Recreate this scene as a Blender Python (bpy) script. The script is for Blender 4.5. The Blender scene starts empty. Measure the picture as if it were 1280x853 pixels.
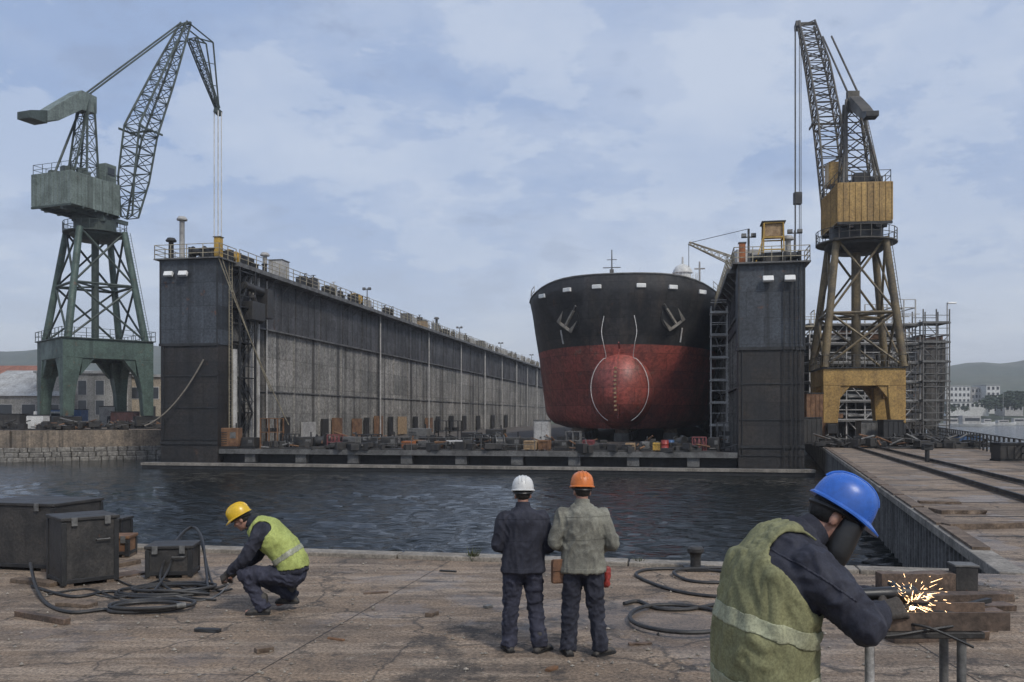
import bpy, math, random
from mathutils import Vector, Matrix, noise
random.seed(7)
V = Vector
PI = math.pi
R = math.radians
sc = bpy.context.scene
col = sc.collection

# ---------------------------------------------------------------- measures
F = 1100.0            # focal length in pixels of the 1280 wide photograph
HX, HY = 640.0, 519.0 # vanishing centre, horizon row
CH = 2.48             # eye height above the near quay
WZ = -1.82            # water level

def at(px, py, d):
    return V(((px-HX)/F*d, d, CH+(HY-py)/F*d))
def ground(px, py, z=0.0):
    d = (CH-z)*F/(py-HY)
    return V(((px-HX)/F*d, d, z))

# ---------------------------------------------------------------- mesh builder
class MB:
    def __init__(s):
        s.v = []; s.f = []
    def add(s, vs, fs):
        o = len(s.v)
        s.v.extend([tuple(p) for p in vs])
        s.f.extend([tuple(i+o for i in f) for f in fs])
        return s
    def bb(s, x0, y0, z0, x1, y1, z1):
        vs = [(x0,y0,z0),(x1,y0,z0),(x1,y1,z0),(x0,y1,z0),(x0,y0,z1),(x1,y0,z1),(x1,y1,z1),(x0,y1,z1)]
        return s.add(vs, [(0,3,2,1),(4,5,6,7),(0,1,5,4),(1,2,6,5),(2,3,7,6),(3,0,4,7)])
    def box(s, c, sz, rz=0.0, rx=0.0, ry=0.0):
        m = Matrix.Translation(V(c)) @ Matrix.Rotation(rz,4,'Z') @ Matrix.Rotation(ry,4,'Y') @ Matrix.Rotation(rx,4,'X')
        h = [a/2 for a in sz]
        vs = [m @ V((sx*h[0],sy*h[1],sg*h[2])) for sg in (-1,1) for sx,sy in ((-1,-1),(1,-1),(1,1),(-1,1))]
        return s.add(vs, [(0,3,2,1),(4,5,6,7),(0,1,5,4),(1,2,6,5),(2,3,7,6),(3,0,4,7)])
    def frame_of(s, d):
        d = V(d).normalized()
        up = V((0,0,1)) if abs(d.z) < .95 else V((0,1,0))
        a = d.cross(up).normalized(); b = a.cross(d).normalized()
        return a, b
    def bar(s, p, q, w, h=None):
        h = h or w
        p = V(p); q = V(q)
        if (q-p).length < 1e-6: return s
        a, b = s.frame_of(q-p)
        vs = [c+a*sx*w/2+b*sy*h/2 for c in (p,q) for sx,sy in ((-1,-1),(1,-1),(1,1),(-1,1))]
        return s.add(vs, [(3,2,1,0),(4,5,6,7),(0,1,5,4),(1,2,6,5),(2,3,7,6),(3,0,4,7)])
    def tube(s, p, q, r, r2=None, n=6):
        r2 = r if r2 is None else r2
        p = V(p); q = V(q)
        if (q-p).length < 1e-6: return s
        a, b = s.frame_of(q-p)
        vs = []
        for c, rr in ((p,r),(q,r2)):
            for i in range(n):
                t = 2*PI*i/n
                vs.append(c+a*math.cos(t)*rr+b*math.sin(t)*rr)
        fs = [(i,(i+1)%n,n+(i+1)%n,n+i) for i in range(n)]
        fs += [tuple(range(n-1,-1,-1)), tuple(range(n,2*n))]
        return s.add(vs, fs)
    def path(s, pts, r, n=6):
        pts = [V(p) for p in pts]
        vs = []; m = len(pts); pa = None
        for k, c in enumerate(pts):
            d = pts[min(k+1,m-1)]-pts[max(k-1,0)]
            if d.length < 1e-9: d = V((0,1,0))
            d.normalize()
            if pa is None: a, b = s.frame_of(d)
            else:
                a = (pa-d*pa.dot(d)).normalized(); b = a.cross(d)
            pa = a
            rr = r[k] if isinstance(r,(list,tuple)) else r
            for i in range(n):
                t = 2*PI*i/n
                vs.append(c+a*math.cos(t)*rr+b*math.sin(t)*rr)
        fs = []
        for k in range(m-1):
            for i in range(n):
                j = (i+1)%n
                fs.append((k*n+i,k*n+j,(k+1)*n+j,(k+1)*n+i))
        fs += [tuple(range(n-1,-1,-1)), tuple(range((m-1)*n,m*n))]
        return s.add(vs, fs)
    def lathe(s, prof, c=(0,0,0), n=16, M=None, sx=1, sy=1):
        vs = []
        for r, z in prof:
            for i in range(n):
                t = 2*PI*i/n
                p = V((math.cos(t)*r*sx, math.sin(t)*r*sy, z))
                p = (M @ p) if M is not None else p+V(c)
                vs.append(p)
        fs = []
        for k in range(len(prof)-1):
            for i in range(n):
                j = (i+1)%n
                fs.append((k*n+i,k*n+j,(k+1)*n+j,(k+1)*n+i))
        fs += [tuple(range(n-1,-1,-1)), tuple(range((len(prof)-1)*n,len(prof)*n))]
        return s.add(vs, fs)
    def loft(s, rings):
        n = len(rings[0]); vs = [p for r in rings for p in r]; fs = []
        for k in range(len(rings)-1):
            for i in range(n):
                j = (i+1)%n
                fs.append((k*n+i,k*n+j,(k+1)*n+j,(k+1)*n+i))
        fs += [tuple(range(n-1,-1,-1)), tuple(range((len(rings)-1)*n,len(rings)*n))]
        return s.add(vs, fs)
    def prism(s, poly, z0, z1):
        n = len(poly)
        vs = [(x,y,z0) for x,y in poly]+[(x,y,z1) for x,y in poly]
        fs = [tuple(range(n-1,-1,-1)), tuple(range(n,2*n))]+[(i,(i+1)%n,n+(i+1)%n,n+i) for i in range(n)]
        return s.add(vs, fs)
    def ell(s, c, r, M=None, n=14, m=9):
        prof = [(max(1e-4,math.sin(PI*k/m)), -math.cos(PI*k/m)) for k in range(m+1)]
        T = Matrix.Translation(V(c)) @ (M.to_4x4() if M is not None else Matrix.Identity(4)) @ Matrix.Diagonal((r[0],r[1],r[2],1))
        return s.lathe(prof, n=n, M=T)
    def cap(s, p, q, r1, r2=None, n=12):
        r2 = r1 if r2 is None else r2
        p = V(p); q = V(q); d = (q-p); L = d.length
        if L < 1e-6: return s.ell(p,(r1,)*3)
        d.normalize(); pts = []; rs = []
        for t in (-1,-.92,-.7,-.4): pts.append(p+d*r1*t); rs.append(max(1e-3,r1*math.sqrt(1-t*t)))
        for t in (0,.25,.5,.75,1): pts.append(p+d*L*t); rs.append(r1+(r2-r1)*t)
        for t in (.4,.7,.92,1): pts.append(q+d*r2*t); rs.append(max(1e-3,r2*math.sqrt(1-t*t)))
        return s.path(pts, rs, n)
    def mesh(s, name, smooth=False):
        me = bpy.data.meshes.new(name)
        me.from_pydata(s.v, [], s.f); me.update()
        if smooth: me.polygons.foreach_set('use_smooth', [True]*len(me.polygons))
        return me
    def build(s, name, mat, parent=None, smooth=False, bevel=0, fix=True):
        me = s.mesh(name, smooth)
        if fix:
            import bmesh
            bm = bmesh.new(); bm.from_mesh(me); bmesh.ops.recalc_face_normals(bm, faces=bm.faces); bm.to_mesh(me); bm.free()
        me.materials.append(mat)
        o = bpy.data.objects.new(name, me); col.objects.link(o)
        if parent is not None: o.parent = parent
        if bevel:
            b = o.modifiers.new('bevel','BEVEL'); b.width = bevel; b.segments = 2; b.limit_method = 'ANGLE'
        if smooth and not bevel:
            e = o.modifiers.new('es','EDGE_SPLIT'); e.split_angle = R(42)
        return o

def tag(o, label=None, cat=None, group=None, kind=None):
    if label: o['label'] = label
    if cat: o['category'] = cat
    if group: o['group'] = group
    if kind: o['kind'] = kind
    return o
def thing(name, label, cat, loc=(0,0,0), rz=0.0, group=None, scale=None):
    o = bpy.data.objects.new(name, None); col.objects.link(o)
    o.location = loc; o.rotation_euler = (0,0,rz)
    if scale: o.scale = (scale,)*3
    return tag(o, label, cat, group)
def kids(o):
    return [c for c in bpy.data.objects if c.parent == o]
def dup(root, loc, rz=0.0, label=None, scale=None):
    r = root.copy(); col.objects.link(r); r.location = loc; r.rotation_euler = (0,0,rz)
    if scale: r.scale = scale if isinstance(scale,(tuple,list)) else (scale,)*3
    if label: r['label'] = label
    for ch in kids(root):
        c = ch.copy(); col.objects.link(c); c.parent = r
        for g in kids(ch):
            d = g.copy(); col.objects.link(d); d.parent = c
    return r

# ---------------------------------------------------------------- materials
def newmat(name):
    m = bpy.data.materials.new(name); m.use_nodes = True
    nt = m.node_tree; b = nt.nodes['Principled BSDF']
    return m, nt, b
def N(nt, t, **kw):
    n = nt.nodes.new(t)
    for k, v in kw.items():
        if k.startswith('i_'): n.inputs[k[2:].replace('_',' ')].default_value = v
        else: setattr(n, k, v)
    return n
def ramp(nt, src, a, b, va=0.0, vb=1.0):
    r = nt.nodes.new('ShaderNodeMapRange'); r.interpolation_type = 'SMOOTHSTEP'
    nt.links.new(src, r.inputs[0])
    for i, v in enumerate((a,b,va,vb)): r.inputs[i+1].default_value = v
    return r.outputs[0]
def mixc(nt, fac, a, b, mode='MIX'):
    m = nt.nodes.new('ShaderNodeMix'); m.data_type = 'RGBA'; m.blend_type = mode
    if isinstance(fac,(int,float)): m.inputs[0].default_value = fac
    else: nt.links.new(fac, m.inputs[0])
    for i, x in ((6,a),(7,b)):
        if isinstance(x,(tuple,list)): m.inputs[i].default_value = (x[0],x[1],x[2],1)
        else: nt.links.new(x, m.inputs[i])
    return m.outputs[2]
def nz(nt, co, scale, detail=6, rough=.6, sc3=None, loc=None):
    if sc3 or loc:
        mp = nt.nodes.new('ShaderNodeMapping'); nt.links.new(co, mp.inputs[0])
        if sc3: mp.inputs['Scale'].default_value = sc3
        if loc: mp.inputs['Location'].default_value = loc
        co = mp.outputs[0]
    n = nt.nodes.new('ShaderNodeTexNoise'); nt.links.new(co, n.inputs['Vector'])
    n.inputs['Scale'].default_value = scale; n.inputs['Detail'].default_value = detail; n.inputs['Roughness'].default_value = rough
    return n.outputs['Fac']
_mc = {}
def wm(name, c, c2=None, rough=.7, metal=0.0, scale=1.5, bump=.2, rust=0.0, rustc=(.12,.05,.022),
       streak=0.0, streakc=None, fine=25.0, grit=.45, bdist=.02, sz=.05, seam=None):
    if name in _mc: return _mc[name]
    m, nt, b = newmat(name)
    co = nt.nodes.new('ShaderNodeTexCoord').outputs['Object']
    c2 = c2 or tuple(x*.55 for x in c)
    n1 = nz(nt, co, scale, 8, .68)
    cc = mixc(nt, ramp(nt,n1,.38,.64), c, c2)
    if streak:
        sn = nz(nt, co, 1.0, 5, .6, sc3=(scale*2.2,scale*2.2,scale*sz))
        cc = mixc(nt, ramp(nt,sn,.47,.68,0,streak), cc, streakc or tuple(x*.3 for x in c))
        sn2 = nz(nt, co, 1.0, 4, .6, sc3=(scale*3.1,scale*3.1,scale*sz), loc=(7,3,1))
        cc = mixc(nt, ramp(nt,sn2,.54,.74,0,streak*.5), cc, tuple(min(.8,x*1.8+.02) for x in c))
    if rust:
        rn = nz(nt, co, scale*2.3, 10, .72, loc=(3.1,8.2,1.7))
        cc = mixc(nt, ramp(nt,rn,.66-.2*rust,.72-.14*rust,0,min(1,.55+rust*.5)), cc, rustc)
    if seam:
        ax, sw, sh = seam
        sp_ = nt.nodes.new('ShaderNodeSeparateXYZ'); nt.links.new(co, sp_.inputs[0]); cb = nt.nodes.new('ShaderNodeCombineXYZ')
        nt.links.new(sp_.outputs[ax], cb.inputs[0]); nt.links.new(sp_.outputs[2], cb.inputs[1])
        bk = nt.nodes.new('ShaderNodeTexBrick'); nt.links.new(cb.outputs[0], bk.inputs['Vector'])
        for k_, v_ in (('Color1',(.72,.72,.72,1)),('Color2',(1.25,1.22,1.2,1)),('Mortar',(.35,.33,.31,1)),('Scale',1.0),('Mortar Size',.03),('Brick Width',sw),('Row Height',sh),('Mortar Smooth',.4)): bk.inputs[k_].default_value = v_
        cc = mixc(nt, .8, cc, bk.outputs['Color'], 'MULTIPLY')
    fn = nz(nt, co, fine, 6, .75)
    g = ramp(nt, fn, .3, .7, 1-grit, 1+grit*.7)
    gv = nt.nodes.new('ShaderNodeCombineColor')
    for i in range(3): nt.links.new(g, gv.inputs[i])
    cc = mixc(nt, 1.0, cc, gv.outputs[0], 'MULTIPLY')
    nt.links.new(cc, b.inputs['Base Color'])
    b.inputs['Metallic'].default_value = metal
    nt.links.new(ramp(nt,n1,.3,.7,max(.05,rough-.15),min(1,rough+.12)), b.inputs['Roughness'])
    if bump:
        bp = nt.nodes.new('ShaderNodeBump'); bp.inputs['Strength'].default_value = bump; bp.inputs['Distance'].default_value = bdist
        nt.links.new(fn, bp.inputs['Height']); nt.links.new(bp.outputs[0], b.inputs['Normal'])
    _mc[name] = m
    return m
def emit(name, c, s):
    m, nt, b = newmat(name)
    b.inputs['Base Color'].default_value = (*c,1); b.inputs['Emission Color'].default_value = (*c,1); b.inputs['Emission Strength'].default_value = s
    return m

M_slate   = wm('slate paint', (.048,.058,.070), (.035,.040,.048), rough=.6, scale=.5, streak=.9, rust=.3, fine=5, grit=.6, seam=(0,2.6,1.9))
M_tar     = wm('tarred steel', (.014,.013,.013), (.026,.022,.019), rough=.65, scale=.45, streak=.6, rust=.25, rustc=(.06,.034,.022), fine=5, grit=.65, seam=(0,2.6,1.7))
M_wallup  = wm('dark wall steel', (.068,.067,.071), (.036,.036,.038), rough=.7, scale=.35, streak=.8, streakc=(.022,.022,.022), rust=.25, fine=4, sz=.03, grit=.6, seam=(1,6.2,2.4))
M_walllo  = wm('grey wall steel', (.26,.25,.23), (.18,.173,.16), rough=.8, scale=.35, streak=.95, streakc=(.045,.041,.037), rust=.32, rustc=(.13,.08,.05), fine=4, sz=.028, grit=.6, seam=(1,6.2,2.6))
M_dockdk  = wm('dock deck', (.10,.085,.07), (.06,.05,.043), rough=.9, scale=.5, rust=.4, fine=6)
M_dark    = wm('dark steel', (.022,.022,.022), (.011,.011,.012), rough=.6, scale=1.2, rust=.15, fine=15)
M_mid     = wm('mid grey steel', (.13,.128,.122), (.07,.068,.065), rough=.65, scale=1.2, rust=.2, fine=15)
M_light   = wm('pale grey paint', (.42,.41,.39), (.27,.26,.25), rough=.6, scale=1.1, rust=.2, fine=15)
M_white   = wm('white paint', (.62,.62,.60), (.45,.45,.43), rough=.5, scale=1.1, rust=.15, fine=14)
M_rail    = wm('railing paint', (.36,.32,.23), (.20,.17,.12), rough=.7, scale=.8, rust=.3, fine=8)
M_yellow  = wm('yellow paint', (.48,.30,.055), (.33,.20,.04), rough=.6, scale=1.1, rust=.2, fine=12)
M_ochre   = wm('ochre crane paint', (.40,.25,.075), (.27,.165,.05), rough=.6, scale=.5, rust=.3, streak=.4, fine=6, streakc=(.10,.06,.025))
M_ochred  = wm('ochre lattice paint', (.17,.125,.06), (.08,.066,.046), rough=.65, scale=.5, rust=.3, fine=6)
M_ochjib  = wm('grey brown jib paint', (.075,.066,.05), (.045,.04,.034), rough=.65, scale=.5, rust=.3, fine=6)
M_green   = wm('green crane paint', (.075,.115,.095), (.04,.065,.054), rough=.6, scale=.5, rust=.35, streak=.8, fine=6, streakc=(.03,.045,.04))
M_greeng  = wm('grey green house paint', (.16,.195,.175), (.10,.125,.11), rough=.6, scale=.6, rust=.15, streak=.5, fine=6, streakc=(.05,.06,.05))
M_greend  = wm('dark green lattice', (.05,.068,.06), (.03,.042,.036), rough=.65, scale=.5, rust=.15, fine=6)
M_rust    = wm('rusty steel', (.20,.105,.05), (.10,.05,.028), rough=.85, scale=1.5, rust=.3, fine=12)
M_orange  = wm('orange paint', (.38,.13,.04), (.22,.08,.03), rough=.6, scale=2, rust=.2, fine=14)
M_maroon  = wm('maroon paint', (.20,.05,.05), (.12,.03,.032), rough=.6, scale=2, rust=.2, fine=14)
M_red     = wm('red paint', (.32,.04,.03), (.2,.03,.025), rough=.5, scale=2, rust=.1, fine=14)
M_blue    = wm('blue paint', (.05,.12,.26), (.035,.08,.17), rough=.5, scale=2, rust=.1, fine=14)
M_tan     = wm('tan crate wood', (.36,.25,.14), (.24,.16,.09), rough=.85, scale=3, fine=18)
M_timber  = wm('weathered timber', (.16,.115,.08), (.085,.062,.046), rough=.9, scale=2.5, streak=0, fine=22, bump=.4)
M_plate   = wm('rust plate', (.14,.095,.068), (.075,.055,.043), rough=.75, metal=.2, scale=2.2, rust=.35, fine=22)
M_rubber  = wm('black hose rubber', (.016,.016,.017), (.035,.033,.031), rough=.55, scale=4, fine=40, grit=.3)
M_boxsteel= wm('dark box steel', (.022,.021,.020), (.044,.040,.036), rough=.6, scale=2.5, rust=.22, fine=30, bump=.3, streak=.3)
M_conc    = wm('pale concrete', (.27,.245,.21), (.16,.145,.125), rough=.9, scale=1.0, fine=14, streak=.4)
M_glass   = wm('dark window glass', (.02,.024,.028), (.03,.035,.04), rough=.12, scale=1, bump=0, grit=.1)
M_lamp    = wm('lamp glass', (.75,.75,.72), (.6,.6,.58), rough=.3, scale=2, bump=0, grit=.15)
M_plaster = wm('beige plaster', (.34,.29,.22), (.25,.21,.16), rough=.9, scale=.4, streak=.4, fine=5)
M_plasterg= wm('grey plaster', (.30,.29,.265), (.2,.195,.18), rough=.9, scale=.4, streak=.4, fine=5)
M_roof    = wm('pale sheet roof', (.38,.38,.37), (.28,.275,.26), rough=.7, scale=.5, streak=.4, fine=4)
M_roofr   = wm('tile roof', (.26,.11,.07), (.18,.08,.055), rough=.9, scale=.6, fine=4)
M_fartree = wm('far foliage', (.045,.068,.032), (.022,.038,.018), rough=.95, scale=.5, fine=3)
M_bark    = wm('bark', (.09,.07,.05), rough=.95, scale=4)
M_mask    = wm('black mask', (.010,.010,.011), (.016,.016,.016), rough=.45, scale=5, fine=50, grit=.2, bump=.05)
M_rope    = wm('rope', (.24,.21,.17), (.15,.13,.105), rough=.95, scale=8, fine=60)
M_chalk   = wm('chalk white', (.72,.71,.68), (.5,.48,.46), rough=.6, scale=2, fine=14)

# ---------------------------------------------------------------- world, sun, camera
w = bpy.data.worlds.new('World'); sc.world = w; w.use_nodes = True
nt = w.node_tree; bg = nt.nodes['Background']
SUN_EL, SUN_AZ = R(46), R(147)      # azimuth clockwise from +Y: behind the camera, to its right
sky = nt.nodes.new('ShaderNodeTexSky'); sky.sky_type = 'NISHITA'; sky.sun_disc = False
sky.sun_elevation = SUN_EL; sky.sun_rotation = SUN_AZ; sky.air_density = 1.0; sky.dust_density = 2.0; sky.ozone_density = 1.5
tc = nt.nodes.new('ShaderNodeTexCoord')
sep = nt.nodes.new('ShaderNodeSeparateXYZ'); nt.links.new(tc.outputs['Generated'], sep.inputs[0])
def wmath(op, a, b):
    n = nt.nodes.new('ShaderNodeMath'); n.operation = op
    for i, x in enumerate((a,b)):
        if isinstance(x,(int,float)): n.inputs[i].default_value = x
        else: nt.links.new(x, n.inputs[i])
    return n.outputs[0]
zz = wmath('MAXIMUM', sep.outputs[2], 0.0); den = wmath('ADD', zz, 0.22)
cv = nt.nodes.new('ShaderNodeCombineXYZ')
nt.links.new(wmath('DIVIDE', sep.outputs[0], den), cv.inputs[0]); nt.links.new(wmath('DIVIDE', sep.outputs[1], den), cv.inputs[1])
big = nz(nt, cv.outputs[0], .95, 9, .62, loc=(2.3,5.1,0))
med = nz(nt, cv.outputs[0], 2.6, 10, .66, loc=(9.3,1.1,4))
# overcast veil: bluish grey thin cloud, paler ragged patches, paler toward the horizon
veil = mixc(nt, ramp(nt,big,.40,.62), (2.5,3.3,5.0), (3.9,4.5,5.7))
veil = mixc(nt, ramp(nt,med,.505,.56,0,.30), veil, (5.5,5.9,6.5))
veil = mixc(nt, ramp(nt,med,.36,.47,.6,0), veil, (2.2,2.75,4.0))
veil = mixc(nt, ramp(nt,sep.outputs[2],.0,.30,.62,0), veil, (5.5,5.75,6.2))
allc = mixc(nt, .86, sky.outputs[0], veil)
nt.links.new(allc, bg.inputs[0]); bg.inputs[1].default_value = .085

sl = bpy.data.lights.new('sun','SUN'); sl.energy = 1.5; sl.angle = R(10); sl.color = (1,.95,.87)
so = bpy.data.objects.new('sun', sl); col.objects.link(so)
sd = V((math.sin(SUN_AZ)*math.cos(SUN_EL), math.cos(SUN_AZ)*math.cos(SUN_EL), math.sin(SUN_EL)))
so.rotation_euler = sd.to_track_quat('Z','Y').to_euler(); so.location = (0,-20,40)

cam = bpy.data.cameras.new('camera'); co_ = bpy.data.objects.new('camera', cam); col.objects.link(co_)
co_.location = (0,0,CH); co_.rotation_euler = (PI/2,0,0)
cam.sensor_width = 36; cam.lens = 36*F/1280; cam.shift_y = (HY-426.5)/1280
cam.clip_start = .1; cam.clip_end = 12000
sc.camera = co_
sc.view_settings.view_transform = 'Standard'; sc.view_settings.look = 'None'
sc.view_settings.exposure = 0.72; sc.view_settings.gamma = 1
# ================================================================ people
def organic(name, mb, mat, parent=None, voxel=.014, smooth=5, fold=0.0, fs=(7,7,4), fine=0.0, seed=0, dirs=None):
    me = mb.mesh('tmp'); o = bpy.data.objects.new('tmp', me); col.objects.link(o)
    r = o.modifiers.new('r','REMESH'); r.mode = 'VOXEL'; r.voxel_size = voxel; r.use_smooth_shade = True
    s = o.modifiers.new('s','SMOOTH'); s.factor = .5; s.iterations = smooth
    dg = bpy.context.evaluated_depsgraph_get()
    nm = bpy.data.meshes.new_from_object(o.evaluated_get(dg))
    bpy.data.objects.remove(o); bpy.data.meshes.remove(me)
    if fold:
        ns = [v.normal.copy() for v in nm.vertices]
        for v, n in zip(nm.vertices, ns):
            c = v.co
            w = noise.noise_vector(c*3+V((seed,0,0)))*.35
            q = V((c.x*fs[0], c.y*fs[1], c.z*fs[2]))+w*2.2+V((seed*3.1,seed,0))
            a = (1-min(1,abs(noise.noise(q))*2.2))**1.6; b = (1-min(1,abs(noise.noise(q*2.1+V((5,1,3))))*2.2))**1.5
            v.co = c+n*(fold*(a*.9+b*.6)-fold*.55)
    nm.polygons.foreach_set('use_smooth', [True]*len(nm.polygons))
    nm.name = name; nm.materials.clear(); nm.materials.append(mat)
    ob = bpy.data.objects.new(name, nm); col.objects.link(ob)
    if parent is not None: ob.parent = parent
    return ob

def fabric(name, c, c2=None, rough=.9, dirt=.12, dirtc=(.06,.05,.04)):
    return wm(name, c, c2 or tuple(x*.62 for x in c), rough=rough, scale=5, fine=90, grit=.35, bump=.25, bdist=.004, rust=dirt, rustc=dirtc)
M_navy  = fabric('navy work cloth', (.024,.026,.040), (.014,.015,.024), dirtc=(.05,.045,.042))
M_navy2 = fabric('faded navy trousers', (.034,.036,.058), (.018,.019,.031), dirtc=(.03,.028,.03))
M_greyj = fabric('grey work jacket cloth', (.215,.21,.17), (.12,.117,.098))
M_hiviz = fabric('lime vest cloth', (.36,.41,.12), (.29,.33,.095), dirtc=(.14,.14,.06))
M_olive = fabric('dirty yellow green vest cloth', (.215,.212,.105), (.165,.163,.083), dirtc=(.12,.115,.06))
M_band  = fabric('grey reflective band', (.30,.31,.22), (.2,.2,.15), rough=.5)
M_skin  = wm('skin', (.34,.19,.135), (.26,.13,.095), rough=.55, scale=14, fine=120, grit=.15, bump=.08, bdist=.003)
M_hair  = wm('dark hair', (.02,.017,.014), rough=.7, scale=20, fine=120)
M_boot  = wm('worn black boots', (.03,.028,.026), (.065,.058,.05), rough=.7, scale=9, fine=70)
M_glove = wm('dark work gloves', (.035,.032,.029), (.06,.05,.042), rough=.85, scale=12, fine=90, bump=.4, bdist=.004)
M_leather = wm('brown leather', (.17,.085,.045), (.10,.05,.028), rough=.6, scale=12, fine=80)
def hatm(name, c): return wm(name, c, tuple(x*.8 for x in c), rough=.36, scale=9, fine=60, grit=.12, bump=.06, bdist=.003, rust=.32, rustc=tuple(x*.5+.03 for x in c))
M_hatw, M_hato, M_haty, M_hatb = hatm('white helmet plastic',(.62,.62,.6)), hatm('orange helmet plastic',(.62,.17,.03)), hatm('yellow helmet plastic',(.68,.43,.02)), hatm('blue helmet plastic',(.03,.12,.46))

def catmull(P, n=8):
    P = [V(p) for p in P]; out = []
    for i in range(len(P)-1):
        p0 = P[max(i-1,0)]; p1 = P[i]; p2 = P[i+1]; p3 = P[min(i+2,len(P)-1)]
        for k in range(n):
            t = k/n; out.append(.5*((2*p1)+(-p0+p2)*t+(2*p0-5*p1+4*p2-p3)*t*t+(-p0+3*p1-3*p2+p3)*t**3))
    out.append(P[-1]); return out
def basis(fwd, up):
    f = V(fwd).normalized(); u = (V(up)-f*V(up).dot(f)).normalized(); r = f.cross(u)
    return Matrix((r,f,u)).transposed()     # columns right, forward, up
def ring(c, a, b, rx, ry, n=20, e=2.4):
    out = []
    for i in range(n):
        t = 2*PI*i/n; ct, st = math.cos(t), math.sin(t)
        out.append(V(c)+V(a)*rx*math.copysign(abs(ct)**(2/e),ct)+V(b)*ry*math.copysign(abs(st)**(2/e),st))
    return out
def torso(mb, spine, side, widths):
    m = len(spine); rings = []
    for k, c in enumerate(spine):
        d = (V(spine[min(k+1,m-1)])-V(spine[max(k-1,0)])).normalized()
        a = (V(side)-d*V(side).dot(d)).normalized(); b = d.cross(a)
        rings.append(ring(c, a, b, *widths[k]))
    mb.loft(rings)
    return rings
def head_prims(mb, c, B):
    def L(x,y,z): return V(c)+B @ V((x,y,z))
    mb.ell(L(0,-.012,.03),(.076,.094,.092),B); mb.ell(L(0,.025,-.035),(.062,.068,.085),B)
    mb.ell(L(0,.062,-.092),(.03,.026,.026),B)
    mb.cap(L(0,.086,.012),L(0,.112,-.026),.011,.016); mb.ell(L(0,.104,-.032),(.020,.014,.012),B)
    for s in (-1,1):
        mb.ell(L(s*.080,-.006,-.012),(.011,.020,.034),B)
        mb.ell(L(s*.034,.072,-.018),(.026,.02,.022),B)
        mb.cap(L(s*.012,.088,.030),L(s*.05,.074,.030),.011,.009)
    mb.ell(L(0,.087,-.060),(.026,.012,.008),B); mb.ell(L(0,.085,-.074),(.022,.012,.008),B)
def face_bits(c, B, par):
    def L(x,y,z): return V(c)+B @ V((x,y,z))
    for s in (-1,1): MB().ell(L(s*.032,.083,.006),(.012,.008,.007),B,n=8,m=5).build('eye', M_mask, par, True)
def hard_hat(par, c, B, mat, k=1.0, strap=True):
    mb = MB(); T = Matrix.Translation(V(c)) @ B.to_4x4()
    prof = [(1.0,0.0),(1.0,.02),(.985,.05),(.93,.085),(.80,.118),(.58,.142),(.30,.155),(.02,.16)]
    mb.lathe(prof, n=28, M=T @ Matrix.Diagonal((.116*k,.142*k,k,1)))
    # ridges over the crown
    for x in ((0,) if k < .99 else (-.035,0,.035)):
        pts = []
        for i in range(13):
            a = PI*(.12+.76*i/12); y = math.cos(a)*.138*k; 
            rho = math.sqrt((y/(.142*k))**2+(x/.116)**2); zz_ = .0
            for (ra,za),(rb,zb) in zip(prof[:-1],prof[1:]):
                if rb <= rho <= ra and ra > rb: zz_ = za+(zb-za)*(ra-rho)/(ra-rb)
            if zz_ > .03: pts.append(T @ V((x*k,y,zz_*k+.0005)))
        mb.path(catmull(pts,3), .006*k if x else .008*k, 6)
    o = mb.build('hard_hat', mat, par, True)
    b = MB(); rings = []
    for r, z in ((1.0,.0),(1.0,.014),(1.10,.004),(1.10,-.004)):
        pts = []
        for i in range(32):
            t = 2*PI*i/32; fr = max(0,math.sin(t))**2
            e = (r-1.0)*10
            pts.append(T @ V((math.cos(t)*(.114+.014*e)*k, math.sin(t)*(.140+(.012+.045*fr)*e)*k, z*k-.016*fr*e)))
        rings.append(pts)
    b.loft(rings); b.build('brim', mat, o, True)
    if strap:
        s = MB(); pts = []
        for i in range(25):
            t = 2*PI*i/24; pts.append(T @ V((math.cos(t)*.100*k, math.sin(t)*.122*k-.004, -.018-.018*max(0,-math.sin(t)))))
        s.path(pts, .011, 6); s.build('headband', M_mask, o, True)
    return o
def hand(mb, w, d, n, side, curl=.9, k=1.0):
    """wrist w, direction d to the knuckles, palm normal n (the palm faces n), side=+1 puts the thumb on d x n"""
    d = V(d).normalized(); n = (V(n)-d*V(n).dot(d)).normalized(); a = d.cross(n)*side
    for t in (-.026,-.009,.009,.026): mb.cap(V(w)+a*t*.6*k, V(w)+(d*.085+a*t)*k, .019*k, .015*k)
    for i, t in enumerate((.031,.0105,-.0105,-.031)):
        L = (.92,1.0,.94,.76)[i]; p = V(w)+(d*.088+a*t)*k; ang = .15
        for seg, rr in ((.042,.0115),(.028,.0105),(.022,.0095)):
            ang += curl*(.75 if seg>.04 else .9)
            q = p+(d*math.cos(ang)+n*math.sin(ang))*seg*L*k
            mb.cap(p,q,rr*k,rr*.93*k,8); p = q
    p = V(w)+(d*.028+a*.030)*k; q = p+(d*.6+a*.55+n*.45).normalized()*.042*k
    mb.cap(p,q,.016*k,.0125*k,8); r = q+(d*.75+a*.05+n*.6).normalized()*.032*k; mb.cap(q,r,.0125*k,.0105*k,8)
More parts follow.
